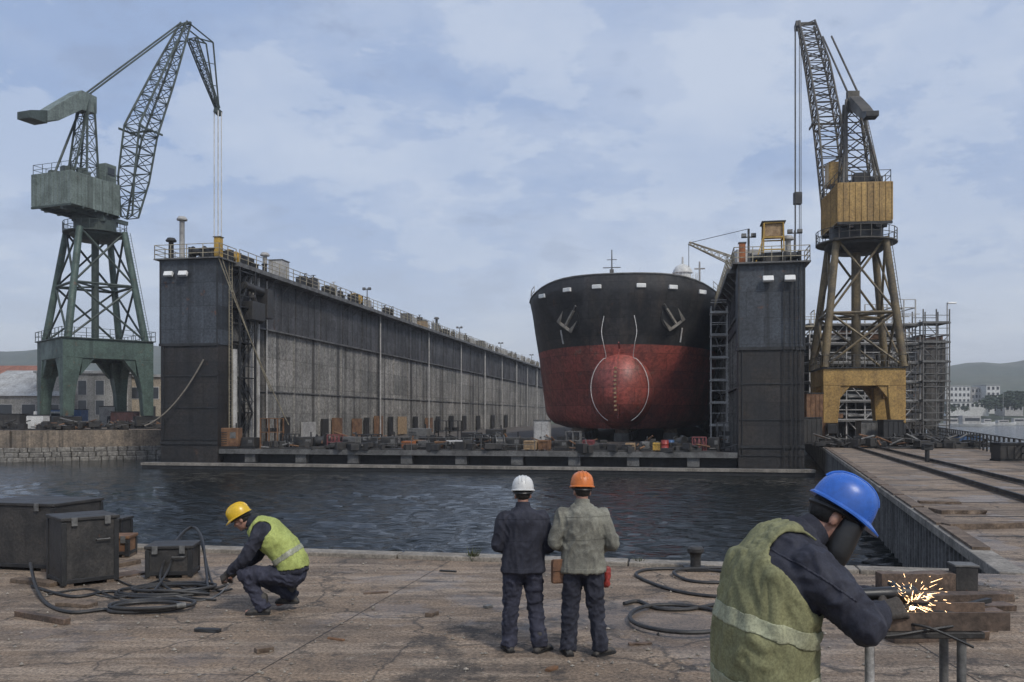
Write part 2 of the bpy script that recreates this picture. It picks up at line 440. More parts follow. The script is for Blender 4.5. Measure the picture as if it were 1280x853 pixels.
def boot(par, ank, toe):
    mb = MB(); a = V(ank); t = V(toe); d = (t-a); d.z = 0; d.normalize(); s = V((d.y,-d.x,0)); z0 = a.z-.095
    secs = [(-.085,.034,.05),(-.05,.042,.085),(.0,.044,.105),(.06,.046,.085),(.12,.05,.066),(.165,.046,.056),(.195,.03,.04)]
    rs = []
    for y, wd, h in secs:
        c = a+d*y; c.z = z0
        rs.append([c+s*wd*math.cos(q)+V((0,0,1))*(h*(math.sin(q)*.5+.5)) for q in [2*PI*i/14 for i in range(14)]])
    mb.loft(rs); mb.cap(a+V((0,0,-.03)), a+V((0,0,.10)), .058,.062)
    o = organic('boot', mb, M_boot, par, .01, 3, .002, (20,20,14))
    sl_ = MB(); pts = []
    for y, wd, h in secs: pts.append((y,wd+.005))
    poly = [(a+d*y+s*wd) for y,wd in pts]+[(a+d*y-s*wd) for y,wd in reversed(pts)]
    vs = [V((p.x,p.y,z0-.002)) for p in poly]+[V((p.x,p.y,z0+.022)) for p in poly]; n = len(poly)
    sl_.add(vs, [tuple(range(n-1,-1,-1)),tuple(range(n,2*n))]+[(i,(i+1)%n,n+(i+1)%n,n+i) for i in range(n)])
    sl_.build('sole', M_mask, o)

import bmesh
def cut(bm, co, no, keep_pos):
    bmesh.ops.bisect_plane(bm, geom=bm.verts[:]+bm.edges[:]+bm.faces[:], dist=1e-5, plane_co=co, plane_no=no, clear_inner=keep_pos, clear_outer=not keep_pos)
def shell(bm, name, mat, par, off, th):
    bm.normal_update()
    ns = {v:v.normal.copy() for v in bm.verts}
    for v in bm.verts: v.co += ns[v]*off
    me = bpy.data.meshes.new(name); bm.to_mesh(me); bm.free(); me.polygons.foreach_set('use_smooth',[True]*len(me.polygons)); me.materials.append(mat)
    o = bpy.data.objects.new(name, me); col.objects.link(o); o.parent = par
    m = o.modifiers.new('thick','SOLIDIFY'); m.thickness = th; m.offset = 1
    return o
def make_vest(p, jo, J, sp, vest, bulk):
    """the vest is cut from the jacket's own surface: sleeves, neck and hem trimmed off, then lifted and thickened"""
    def arm_d(c, s):
        a, b = J['sh'+s], J['el'+s]; ab = b-a; t = max(-.25,min(1,(c-a).dot(ab)/ab.length_squared)); d = (c-(a+ab*t)).length
        a2, b2 = J['el'+s], J['wr'+s]; ab2 = b2-a2; t2 = max(0,min(1,(c-a2).dot(ab2)/ab2.length_squared)); return min(d-.0, (c-(a2+ab2*t2)).length+.02)
    def base():
        bm = bmesh.new(); bm.from_mesh(jo.data)
        ra = .098*bulk
        bmesh.ops.delete(bm, geom=[f for f in bm.faces if min(arm_d(f.calc_center_median(),'L'),arm_d(f.calc_center_median(),'R')) < ra], context='FACES')
        d = (sp[1]-sp[0]).normalized(); cut(bm, sp[0]+d*vest['hem']*1.0+d*.0, d, True)
        d = (sp[5]-sp[4]).normalized(); cut(bm, sp[4]+d*.035, d, False)
        # keep the largest piece only
        bm.verts.ensure_lookup_table(); seen = set(); best = []
        for v in bm.verts:
            if v in seen: continue
            st = [v]; seen.add(v); comp = []
            while st:
                q = st.pop(); comp.append(q)
                for e in q.link_edges:
                    o = e.other_vert(q)
                    if o not in seen: seen.add(o); st.append(o)
            if len(comp) > len(best): best = comp
        bs = set(best); bmesh.ops.delete(bm, geom=[v for v in bm.verts if v not in bs], context='VERTS')
        for _ in range(14):
            new = {}
            for v in bm.verts:
                be = [e for e in v.link_edges if e.is_boundary]
                if len(be) == 2: new[v] = v.co*.4+(be[0].other_vert(v).co+be[1].other_vert(v).co)*.3
            for v,c in new.items(): v.co = c
        return bm
    vo = shell(base(), 'vest', vest['mat'], p, .007, .008)
    for f0 in vest['bands']:
        seg = f0*4; i = min(int(seg),3); u = seg-i; c = sp[i].lerp(sp[i+1],u); d = (sp[i+1]-sp[i]).normalized(); bm = base()
        cut(bm, c-d*.028*bulk, d, True); cut(bm, c+d*.028*bulk, d, False)
        shell(bm, 'reflective_band', vest.get('bmat',M_band), vo, .0165, .003)
    return vo

def make_person(label, loc, rz, k, J, mj, mt, hatmat, fold=.017, vox=.012, gloves=True, vest=None, seed=0, hair=True, hk=1.0, bulk=1.0):
    J = {a:(V(b) if not isinstance(b,(list,)) else b) for a,b in J.items()}
    side = (J['shR']-J['shL']).normalized()
    sp = [V(p) for p in J['spine']]
    B = basis(J['hf'], J['hu'])
    # continuous body
    b = MB()
    torso(b, sp, side, [(.15,.11),(.14,.10),(.15,.105),(.16,.105),(.10,.08),(.055,.055)])
    nb = sp[-1]; b.cap(nb-V((0,0,.04)), J['head']+B @ V((0,-.02,-.05)), .058,.056); head_prims(b, J['head'], B)
    for s in 'LR':
        b.cap(sp[3], J['sh'+s], .07,.06); b.cap(J['sh'+s],J['el'+s],.05,.042); b.cap(J['el'+s],J['wr'+s],.042,.03)
        b.cap(J['hp'+s],J['kn'+s],.085,.058); b.cap(J['kn'+s],J['an'+s],.055,.04)
        a = J['an'+s]; t = J['to'+s]; b.cap(a+V((0,0,-.05)), a+(t-a)*.7+V((0,0,-.02)), .035,.03)
        d = J['hd'+s]
        hand(b, J['wr'+s], d, J['hn'+s], 1 if s=='R' else -1, 1.0, 1.0)
    b.cap(J['hpL'],J['hpR'],.10,.10)
    p = organic('person', b, M_skin, None, .0095, 3)
    p.location = loc; p.rotation_euler = (0,0,rz); p.scale = (k,)*3
    tag(p, label, 'person')
    face_bits(J['head'], B, p)
    # trousers
    t = MB()
    for s in 'LR':
        t.cap(J['hp'+s],J['kn'+s],.112*bulk,.086); t.cap(J['kn'+s],J['kn'+s]+(J['an'+s]-J['kn'+s])*.55,.085,.078)
        t.tube(J['kn'+s]+(J['an'+s]-J['kn'+s])*.5, J['an'+s]+(J['an'+s]-J['kn'+s]).normalized()*.045,.08,.083,12)
    torso(t, sp[:2], side, [(.175*bulk,.13*bulk),(.165*bulk,.12*bulk)]); t.cap(J['hpL'],J['hpR'],.122*bulk)
    organic('trousers', t, mt, p, .013, 5, fold*1.15, (8,8,9), seed=seed+1)
    # jacket
    j = MB()
    W = [(.222,.162),(.205,.15),(.203,.15),(.212,.148),(.15,.115),(.078,.08)]
    torso(j, sp, side, [(x*bulk,y*bulk) for x,y in W])
    for s in 'LR':
        j.cap(sp[3]+(sp[4]-sp[3])*.45, J['sh'+s], .085,.078); j.cap(J['sh'+s],J['el'+s],.082*bulk,.066*bulk)
        j.cap(J['el'+s],J['el'+s]+(J['wr'+s]-J['el'+s])*.5,.066*bulk,.058*bulk); j.tube(J['el'+s]+(J['wr'+s]-J['el'+s])*.4, J['wr'+s],.058*bulk,.05,12)
    jo = organic('jacket', j, mj, p, vox, 9, fold, (8,8,4), seed=seed+5)
    for f0, hw_, nm in ((.0,.022,'hem'),(3.35,.004,'yoke_seam'),(2.0,.003,'waist_seam')):
        i0 = min(int(f0),3); cc0 = sp[i0].lerp(sp[i0+1],f0-i0); d0 = (sp[i0+1]-sp[i0]).normalized(); bm = bmesh.new(); bm.from_mesh(jo.data)
        if f0 == 0: cc0 = cc0-d0*.115*bulk
        if f0 == 0: zlo = min(v.co.dot(d0) for v in bm.verts if (v.co-sp[0]).length < .35); cc0 = d0*(zlo+.05)
        near = [f for f in bm.faces if abs((f.calc_center_median()-cc0).dot(d0)) > .08 or min((f.calc_center_median()-J['el'+s]).length for s in 'LR') < .12 or min((f.calc_center_median()-J['wr'+s]).length for s in 'LR') < .14]
        bmesh.ops.delete(bm, geom=near, context='FACES')
        cut(bm, cc0-d0*hw_, d0, True); cut(bm, cc0+d0*hw_, d0, False)
        if len(bm.faces): shell(bm, nm, mj, jo, .0006, .002)
        else: bm.free()
    cl = MB(); dn = (J['head']-sp[-1]).normalized(); a, bb_ = cl.frame_of(dn)
    cl.loft([ring(sp[-1]-dn*.02,a,bb_,.085,.085,16,2),ring(sp[-1]+dn*.045,a,bb_,.074,.074,16,2),ring(sp[-1]+dn*.045,a,bb_,.062,.062,16,2),ring(sp[-1],a,bb_,.062,.062,16,2)])
    cl.build('collar', mj, p, True)
    if vest:
        vo = make_vest(p, jo, J, sp, vest, bulk)
    for s in 'LR': boot(p, J['an'+s], J['to'+s])
    if gloves:
        for s in 'LR':
            g = MB(); hand(g, J['wr'+s], J['hd'+s], J['hn'+s], 1 if s=='R' else -1, 1.0, 1.22)
            fd = (J['wr'+s]-J['el'+s]).normalized(); g.tube(J['wr'+s]-fd*.05, J['wr'+s]+fd*.03, .05,.042,12)
            organic('glove', g, M_glove, p, .0075, 2, .0025, (30,30,30))
    if hair:
        h = MB(); h.ell(J['head']+B @ V((0,-.024,.018)),(.081,.093,.085),B); o = organic('hair', h, M_hair, p, .01, 2, .003, (40,40,25))
    hard_hat(p, J['head']+B @ V((0,.004,.048)), B, hatmat, hk)
    return p

# the two standing men look away from the camera (local +Y is forward)
def stand_pose(sw, lean=0.0, fl=.14, fr=.14, hy=.19):
    return dict(spine=[(0,0,.83),(0,0,1.0),(0,.01,1.18),(lean*.5,.005,1.36),(lean,.01,1.455),(lean,.02,1.515)],
        head=(lean+.0,.045,1.635), hf=(sw,1,-.12), hu=(0,.12,1),
        shL=(-.195+lean,.0,1.40), shR=(.195+lean,.0,1.40), elL=(-.272,-.03,1.10), elR=(.272,-.03,1.10),
        wrL=(-.15,.20,1.05), wrR=(.15,.20,1.05), hdL=(.8,.6,.0), hdR=(-.8,.6,.0), hnL=(.5,-.8,0), hnR=(-.5,-.8,0),
        hpL=(-.092,0,.90), hpR=(.092,0,.90), knL=(-.125,.03,.49), knR=(.125,.03,.49), anL=(-fl,.0,.095), anR=(fr,.0,.095),
        toL=(-fl-.05,.2,.03), toR=(fr+.06,.2,.03))
p1 = ground(654,814); p2 = ground(729,819)
JA = stand_pose(.12, 0.0, .15,.165)
JA['elL'] = V((-.265,-.02,1.11)); JA['anR'] = V((.17,-.05,.095)); JA['toR'] = V((.30,.09,.03))
make_person('man in navy work clothes and white helmet standing with his back turned', p1, R(3), 1.0, JA, M_navy, M_navy2, M_hatw, seed=1, gloves=False, bulk=1.06)
JB = stand_pose(-.18, -.01, .15,.17)
JB['elR'] = V((.30,-.03,1.12)); JB['toR'] = V((.30,.12,.03)); JB['elL'] = V((-.285,-.03,1.13))
man2 = make_person('man in grey work jacket and orange helmet standing with his back turned', p2, R(-4), 1.03, JB, M_greyj, M_navy, M_hato, seed=4, gloves=False, bulk=1.04)
# leather tool pouch on the hip
po = MB(); po.box((0,0,.12),(.15,.075,.24)); 
pb = po.build('tool_pouch', M_leather, man2, bevel=.02); pb.location = (-.245,-.02,.72); pb.rotation_euler = (0,0,.35)
fl_ = MB(); fl_.box((0,-.043,.19),(.155,.014,.12)); fo = fl_.build('flap', M_leather, pb, bevel=.006)
rg = MB(); rg.cap((.235,.06,.70),(.245,.05,.86),.035,.03); organic('red_rag', rg, M_red, man2, .01, 2, .01, (14,14,10))

# crouching man: faces -X (left) when rz = 90 deg
c3 = ground(338,765)
JC = dict(spine=[(0,-.27,.48),(0,-.26,.60),(0,-.14,.78),(0,.05,.95),(0,.16,1.02),(0,.22,1.06)],
    head=(0,.335,1.10), hf=(.0,.86,-.5), hu=(0,.5,.86),
    shL=(-.185,.09,.93), shR=(.185,.09,.93), elL=(-.22,.24,.66), elR=(.215,.22,.64),
    wrL=(-.12,.46,.48), wrR=(.12,.44,.46), hdL=(.1,.75,-.6), hdR=(-.1,.75,-.6), hnL=(.6,-.3,-.5), hnR=(-.6,-.3,-.5),
    hpL=(-.10,-.27,.44), hpR=(.10,-.27,.44), knL=(-.17,.26,.49), knR=(.16,.20,.40), anL=(-.14,.05,.10), anR=(.13,-.22,.17),
    toL=(-.17,.3,.03), toR=(.15,.02,.05))
make_person('crouching man in yellow helmet and lime vest working over black hoses', c3, R(90), 1.06, JC, M_navy, M_navy2, M_haty, seed=8,
    vest=dict(mat=M_hiviz, bands=(.36,), hem=.06), gloves=True, bulk=1.1)

# the man throwing sparks: big, near, turned right and a little away
S_ = 282.0
wr = at(1000,519,3.9); wx0 = wr.x
PLZ = .29
JW = dict(spine=[(0,-.10,.80),(0,-.15,.99),(0,-.16,1.20),(0,-.095,1.43),(0,-.01,1.545),(0,.05,1.60)],
    head=(.0,.165,1.665), hf=(.34,.78,-.55), hu=(.12,.55,.80),
    shL=(-.205,-.02,1.485), shR=(.215,-.05,1.48), elL=(-.25,.18,1.26), elR=(.335,.105,1.285),
    wrL=(-.07,.39,1.30), wrR=(.085,.325,1.27), hdL=(.15,.95,.0), hdR=(-.05,.97,.16), hnL=(.75,.1,-.6), hnR=(-.75,.1,-.6),
    hpL=(-.105,-.08,.90), hpR=(.105,-.08,.90), knL=(-.15,.0,.50), knR=(.15,-.02,.50), anL=(-.17,-.06,.095), anR=(.17,-.12,.095),
    toL=(-.2,.15,.03), toR=(.2,.1,.03))
welder = make_person('man in blue helmet and dirty yellow green vest bending over a shower of sparks', (wx0-.01,3.9,PLZ), R(-80), 1.04, JW, M_navy, M_navy, M_hatb, seed=12,
    vest=dict(mat=M_olive, bands=(.27,.53), hem=.0, bmat=fabric('dull reflective band',(.36,.37,.24),(.25,.25,.16),rough=.6)), gloves=True, hk=.96, bulk=1.21, fold=.017, vox=.0095)
Bw = basis(JW['hf'], JW['hu']); hc = V(JW['head'])
mk = MB(); rr_ = []
for z, rx, ry, cy in ((.040,.076,.050,.045),(.02,.086,.058,.050),(-.05,.090,.062,.058),(-.12,.088,.062,.066),(-.18,.078,.055,.072),(-.225,.058,.040,.074),(-.24,.035,.022,.074)):
    rr_.append(ring(hc+Bw @ V((0,cy+.016,z)), Bw @ V((1,0,0)), Bw @ V((0,1,0)), rx, ry, 24, 2.6))
mk.loft(rr_); organic('face_mask', mk, M_mask, welder, .007, 3)
# ================================================================ ground and water
def struct(name, mb, mat, **k):
    return tag(mb.build(name, mat, None, **k), kind='structure')
# --- water
m, nt, b = newmat('harbour water'); L_ = nt.links
co = nt.nodes.new('ShaderNodeTexCoord').outputs['Object']
b.inputs['Base Color'].default_value = (.004,.006,.006,1); b.inputs['Roughness'].default_value = .07
b.inputs['Specular IOR Level'].default_value = .5; b.inputs['IOR'].default_value = 1.33
h1 = nz(nt, co, 1.0, 3, .55, sc3=(.45,1.5,1)); h2 = nz(nt, co, 1.0, 4, .6, sc3=(1.6,5.0,1), loc=(3,8,0)); h3 = nz(nt, co, 1.0, 2, .5, sc3=(.08,.16,1))
def am(a, k, c=None, kc=1):
    n = nt.nodes.new('ShaderNodeMath'); n.operation='MULTIPLY'; L_.new(a,n.inputs[0]); n.inputs[1].default_value=k
    if c is None: return n.outputs[0]
    q = nt.nodes.new('ShaderNodeMath'); q.operation='ADD'; L_.new(n.outputs[0],q.inputs[0]); L_.new(c,q.inputs[1]); return q.outputs[0]
hh = am(h1,.95,am(h2,.34,am(h3,.5)))
bp = nt.nodes.new('ShaderNodeBump'); bp.inputs['Strength'].default_value = .6; bp.inputs['Distance'].default_value = .34
L_.new(hh,bp.inputs['Height']); L_.new(bp.outputs[0], b.inputs['Normal'])
M_water = m
import numpy as np
rng = np.random.default_rng(4)
dd = [9.0]
while dd[-1] < 150: dd.append(dd[-1]*1.0058)
while dd[-1] < 5000: dd.append(dd[-1]*1.07)
dd = np.array(dd); tt_ = np.concatenate([-np.geomspace(3.5,.80,20)[:-1], np.linspace(-.8,.8,620), np.geomspace(.8,3.5,20)[1:]])
X_ = dd[:,None]*tt_[None,:]; Y_ = np.repeat(dd[:,None],len(tt_),1); Z_ = np.zeros_like(X_)
gap = (dd[:,None]*.0058)
wx_ = X_+.5*np.sin(Y_*.31+X_*.13)+.35*np.sin(X_*.53-Y_*.17); wy_ = Y_+.6*np.sin(X_*.37+1.3)+.25*np.sin(Y_*.6+X_*.41)
amod = .55+.45*np.sin(X_*.11+1.7*np.sin(Y_*.07))*np.sin(Y_*.09+X_*.05+1.1)
for i in range(64):
    lam = .18*(6.5**rng.random()); th = rng.normal(PI/2,.42); k_ = 2*PI/lam; ph = rng.random()*2*PI
    a_ = .045*lam**.9/(2*PI)*1.45
    fade = np.clip((lam/gap-2.2)/2.5,0,1)
    s_ = np.sin(k_*(wx_*math.cos(th)+wy_*math.sin(th))+ph); Z_ += a_*fade*(s_+.35*s_*np.abs(s_))
Z_ *= .75+.5*amod
Z_ *= np.clip((420-Y_)/200,0,1)
nr_, nc_ = X_.shape; me = bpy.data.meshes.new('water'); me.vertices.add(nr_*nc_)
me.vertices.foreach_set('co', np.stack([X_,Y_,Z_+WZ],-1).astype(np.float32).ravel())
ii = (np.arange(nr_-1)[:,None]*nc_+np.arange(nc_-1)[None,:]).ravel(); q4 = np.stack([ii,ii+1,ii+nc_+1,ii+nc_],-1)
me.loops.add(q4.size); me.loops.foreach_set('vertex_index', q4.ravel().astype(np.int32)); me.polygons.add(len(q4))
me.polygons.foreach_set('loop_start', np.arange(0,q4.size,4,dtype=np.int32)); me.polygons.foreach_set('use_smooth', np.ones(len(q4),bool)); me.update(calc_edges=True)
me.materials.append(M_water); wo = bpy.data.objects.new('water', me); col.objects.link(wo); tag(wo, kind='structure')

# --- quay deck material: worn concrete and earth, joints, damp stains
m, nt, b = newmat('quay surface'); L_ = nt.links
co = nt.nodes.new('ShaderNodeTexCoord').outputs['Object']
a1 = nz(nt, co, .55, 8, .7); a2 = nz(nt, co, 2.4, 9, .72, loc=(4,2,0)); a3 = nz(nt, co, 26, 6, .8)
st = nz(nt, co, 1.0, 7, .7, sc3=(.35,3.0,1), loc=(1,6,0))
cc = mixc(nt, ramp(nt,a1,.36,.64), (.215,.155,.105), (.105,.080,.061))
cc = mixc(nt, ramp(nt,st,.45,.62,0,.7), cc, (.30,.235,.175))
cc = mixc(nt, ramp(nt,a2,.53,.68,0,.9), cc, (.05,.042,.036))
oil = nz(nt, co, .8, 7, .7, loc=(11,4,2)); cc = mixc(nt, ramp(nt,oil,.56,.66,0,.75), cc, (.028,.025,.023))
cc = mixc(nt, ramp(nt,a2,.30,.42,.55,0), cc, (.30,.26,.205))
vor = nt.nodes.new('ShaderNodeTexVoronoi'); vor.feature='DISTANCE_TO_EDGE'; vor.inputs['Scale'].default_value=.42
wob = nt.nodes.new('ShaderNodeMapping'); L_.new(co,wob.inputs[0]); 
nn = nt.nodes.new('ShaderNodeTexNoise'); nn.inputs['Scale'].default_value=1.3; nn.inputs['Detail'].default_value=6; L_.new(co,nn.inputs[0])
vm = nt.nodes.new('ShaderNodeVectorMath'); vm.operation='ADD'; L_.new(co,vm.inputs[0]); L_.new(nn.outputs['Color'],vm.inputs[1]); L_.new(vm.outputs[0],vor.inputs['Vector'])
cr = ramp(nt, vor.outputs['Distance'], .0,.016,1,0)
cc = mixc(nt, am(cr,.75), cc, (.035,.03,.027))
gv = nt.nodes.new('ShaderNodeCombineColor'); g = ramp(nt,a3,.32,.68,.35,1.65)
for i in range(3): L_.new(g,gv.inputs[i])
cc = mixc(nt,1.0,cc,gv.outputs[0],'MULTIPLY'); L_.new(cc,b.inputs['Base Color'])
wet = ramp(nt, nz(nt,co,.33,5,.6,loc=(8,3,0)), .52,.60)
L_.new(ramp(nt,wet,0,1,.92,.42), b.inputs['Roughness'])
bp = nt.nodes.new('ShaderNodeBump'); bp.inputs['Strength'].default_value=.7; bp.inputs['Distance'].default_value=.035
L_.new(am(a3,.5,am(a2,.9)),bp.inputs['Height']); L_.new(bp.outputs[0],b.inputs['Normal'])
M_quay = m

def pier_l(d): return 22.8+.301*(d-63.4)
def pier_r(d): return 28.3+.39*(d-48.7)
def edge_y(x): return 15.2-.196*x
poly = [(-60,-20),(60,-20),(60,12.5),(14.6,12.5),(pier_r(150),150),(pier_l(150),150),(pier_l(13.67),13.67),(-60,edge_y(-60))]
q = MB(); q.prism(poly, -3.2, 0.0); struct('quay', q, M_quay)

# stone kerb along the near edge, in lengths
M_kerb = wm('kerb stone', (.27,.24,.20), (.17,.15,.125), rough=.9, scale=2, fine=22, bump=.5, rust=.2, rustc=(.06,.055,.05))
ku = V((1,-.196,0)).normalized(); kn = V((.196,1,0)).normalized()
kb = MB(); x = -26.0
while x < 6.9:
    L = random.uniform(1.5,2.2); c = V((x+L*.49, edge_y(x+L*.49), 0))-kn*.22
    if c.x+L/2 < 7.2: kb.box(c+V((0,0,.012+random.uniform(-.01,.01))),(L*.985,.40,.12),rz=math.atan2(ku.y,ku.x)+random.uniform(-.004,.004))
    x += L*.981
tag(kb.build('kerb', M_kerb, None, bevel=.018), kind='structure')

# pebbles and crumbs strewn over the quay
pb = MB(); rnd = random.Random(5)
for i in range(5000):
    d = rnd.uniform(5.5,15); xx = rnd.uniform(-.62,.62)*d
    if d > edge_y(xx)-.5 or (abs(xx)<.1): continue
    if noise.noise(V((xx*.5,d*.5,3))) < -.05 and rnd.random()<.8: continue
    r = rnd.choice((.005,.006,.007,.008,.01,.013,.024))*rnd.uniform(.7,1.3)
    vs = [V((xx,d,r*.3))+V((rnd.uniform(.6,1.2)*r*a_,rnd.uniform(.6,1.2)*r*b_,rnd.uniform(.5,1)*r*c_)) for a_,b_,c_ in ((1,0,0),(0,1,0),(-1,0,0),(0,-1,0),(0,0,1),(0,0,-.6))]
    pb.add(vs,[(0,1,4),(1,2,4),(2,3,4),(3,0,4),(1,0,5),(2,1,5),(3,2,5),(0,3,5)])
tag(pb.build('gravel', M_kerb), 'loose grit and crumbs of stone scattered over the brown quay', 'gravel', kind='stuff')

# sheet pile wall along the pier's left side
M_pile = wm('sheet pile', (.155,.15,.142), (.085,.082,.078), rough=.8, scale=.7, streak=.8, streakc=(.04,.038,.035), rust=.2, fine=10)
t = thing('sheet_pile_wall', 'grey ribbed steel pile wall along the water side of the right pier', 'wall')
sp_ = MB(); a_, b_ = V((pier_l(13.72),13.72,0)), V((pier_l(150),150,0)); dv = (b_-a_).normalized(); nv = V((-dv.y,dv.x,0))
Lw = (b_-a_).length; xs = 0.0; prof = []
while xs < Lw:
    for u_, o_ in ((0,.02),(.16,.02),(.22,.13),(.38,.13)): prof.append(a_+dv*(xs+u_)+nv*o_)
    xs += .44
top = [V((p.x,p.y,-.14)) for p in prof]; bot = [V((p.x,p.y,-3)) for p in prof]; n_ = len(prof)
sp_.add(top+bot, [(i,i+1,n_+i+1,n_+i) for i in range(n_-1)])
sp_.build('sheet_piles', M_pile, t)
cp = MB(); cp.bar(a_+nv*.02+V((0,0,-.07)), b_+nv*.02+V((0,0,-.07)), .42,.19); 
cp.build('capping_beam', M_conc, t, bevel=.02)
tp = MB()
for i in range(14):
    d = 16+i*3.6; p = V((pier_l(d),d,.035))
    tp.bar(p, p+dv*3.45, .3,.09)
tp.build('timber_edging', M_timber, t)

# rails set in the pier
def rail(name, label, x0, d0, slope, d1, group):
    mb = MB(); p = V((x0,d0,.05)); q_ = V((x0+slope*(d1-d0),d1,.05))
    mb.bar(p,q_,.14,.02); mb.bar(p+V((0,0,.05)),q_+V((0,0,.05)),.04,.1); mb.bar(p+V((0,0,.115)),q_+V((0,0,.115)),.085,.035)
    return tag(mb.build(name, M_dark), label, 'rail', group)
rail('crane_rail','crane rail on the pier nearer the pile wall', 12.2,16,.268,140,'crane rails along the pier')
rail('crane_rail','crane rail on the pier nearer the fence', 17.8,30,.262,140,'crane rails along the pier')
# slab joints and planks across the pier
jm = MB()
for d in (18,21.5,25,29,33.5,39,46,54,64,76):
    l, r_ = pier_l(d)+.4, pier_r(d)-.2
    jm.bb(l,d-.05,-.03,r_,d+.05,.006)
tag(jm.build('paving_joint', M_tar), kind='structure')

jm = MB()
for (x0,d0),(x1,d1) in (((-1.0,15.2),(-3.2,5)),((-7.5,16.4),(-13,6)),((4.6,14.1),(4.2,5))):
    a = V((x0,d0,.003)); b_ = V((x1,d1,.003)); s_ = V((b_-a).y*-1,) if 0 else V((-(b_-a).y,(b_-a).x,0)).normalized()*.006
    jm.add([a-s_,a+s_,b_+s_,b_-s_],[(0,1,2,3)])
tag(jm.build('paving_joint', M_tar), kind='structure')
# bollards
def bollard(label, x, y, s=1.0, rz=0):
    t = thing('bollard', label, 'bollard', (x,y,0), rz)
    mb = MB(); mb.box((0,0,.03),(.42*s,.36*s,.06)); mb.build('base', M_dark, t, bevel=.01)
    mb = MB(); mb.lathe([(.10*s,.06),(.095*s,.2),(.11*s,.26),(.155*s,.30),(.155*s,.35),(.12*s,.38),(.01,.385)], n=18); mb.build('post', M_boxsteel, t, True)
bollard('squat dark bollard at the quay edge beyond the right hand hoses', 2.93, 14.05, .85)
def weed(label, px, py, n, h_, seed):
    g = ground(px,py); rr = random.Random(seed); m_ = MB()
    for i in range(n):
        a = rr.uniform(0,2*PI); l = rr.uniform(.5,1)*h_; o = V((rr.gauss(0,.03),rr.gauss(0,.03),0)); t_ = V((math.cos(a)*l*.5,math.sin(a)*l*.5,l)); s_ = V((-math.sin(a),math.cos(a),0))*.012
        m_.add([o-s_,o+s_,o+t_*.55+s_*.8,o+t_*.55-s_*.8,o+t_],[(0,1,2,3),(3,2,4)])
    o_ = m_.build('weed', wm('weed leaf',(.06,.075,.03),(.09,.085,.04),rough=.9,scale=9), fix=False); o_.location = g; tag(o_, label, 'weed')
weed('dry weed tuft growing at the kerb left of the white helmeted man', 592, 701, 40, .26, 2)
weed('small weed tuft at the kerb behind the right hand hoses', 800, 706, 24, .14, 3)

# ================================================================ near left boxes
def steel_box(name, label, c, sz, rz, cat='box', lid=True, hand_=True, mat=None):
    t = thing(name, label, cat, c, rz); w_, d_, h_ = sz; mat = mat or M_boxsteel
    mb = MB(); mb.bb(-w_/2,-d_/2,.05,w_/2,d_/2,h_-.05)
    mb.build('body', mat, t, bevel=.012)
    mb = MB()
    for sx in (-1,1):
        for sy in (-1,1): mb.box((sx*(w_/2-.02),sy*(d_/2-.02),h_*.5-.02),(.07,.07,h_-.09))
    mb.bb(-w_/2-.012,-d_/2-.012,.05,w_/2+.012,d_/2+.012,.11); mb.build('frame', M_dark, t, bevel=.006)
    if lid:
        mb = MB(); mb.bb(-w_/2-.025,-d_/2-.025,h_-.05,w_/2+.025,d_/2+.025,h_); lo = mb.build('lid', mat, t, bevel=.01)
        mb = MB()
        for sx in (-.3,.3): MB().box((sx*w_,-d_/2-.03,h_-.06),(.08,.02,.12)).build('hasp', M_mid, lo)
    if hand_:
        mb = MB(); x0 = w_*.22; z0 = h_*.66
        mb.path([(x0-.09,-d_/2,z0),(x0-.09,-d_/2-.05,z0),(x0+.09,-d_/2-.05,z0),(x0+.09,-d_/2,z0)],.011,6); mb.build('handle', M_mid, t)
    for sx in (-1,1): MB().bb(sx*w_*.38-.06,-d_/2,0,sx*w_*.38+.06,d_/2,.05).build('skid', M_timber, t)
    return t
g = ground(82,737); steel_box('steel_box','dark steel chest with a handle standing upright at the left', (g.x-.06,g.y+.62,0),(.76,.76,1.0),R(42))
g = ground(4,722); steel_box('steel_box','wide dark steel chest at the left edge of the photo', (g.x-.05,g.y+1.15,0),(1.5,1.1,1.08),R(-14), hand_=False)
g = ground(207,724); steel_box('welding_set','low black machine box with hoses lying over it', (g.x,g.y+.3,0),(.66,.55,.50),R(8), cat='machine')
g = ground(146,697); steel_box('rusty_box','small rusty brown box behind the upright dark chest', (g.x,g.y+.15,0),(.40,.42,.38),R(5), mat=M_rust, hand_=False)
g = ground(118,690); steel_box('tool_case','black case behind the upright dark chest', (g.x+.1,g.y+.5,0),(.55,.4,.58),R(-4), hand_=False)

# timbers and scraps on the left
def timber(name, label, a, b, w_, h_, mat, cat='timber', group=None):
    mb = MB(); a = V(a); b = V(b); up = V((0,0,h_/2)); n = 7; rr = random.Random(int(a.x*100+a.y*10))
    d = (b-a); s = V((d.y,-d.x,0)).normalized(); rings = []
    for i in range(n+1):
        c = a+d*i/n+up; j = lambda k: rr.uniform(-k,k)*.06
        rings.append([c+s*(w_/2+j(w_))+V((0,0,h_/2+j(h_))), c-s*(w_/2+j(w_))+V((0,0,h_/2+j(h_))), c-s*(w_/2+j(w_))-V((0,0,h_/2)), c+s*(w_/2+j(w_))-V((0,0,h_/2))])
    mb.loft(rings); return tag(mb.build(name, mat, bevel=.006), label, cat, group)
G = ground
timber('steel_bar','rusty bar lying in front of the hoses at the lower left', G(22,770), G(84,781), .09,.07, M_plate,'bar')
timber('timber_plank','short brown plank lying between the hose coils on the left', G(76,756), G(116,759), .18,.05, M_timber)
timber('timber_plank','plank under the upright dark chest', G(20,727), G(70,733), .2,.06, M_timber)
timber('timber_plank','pale plank by the rusty brown box', G(130,712), G(172,704), .16,.07, M_timber)
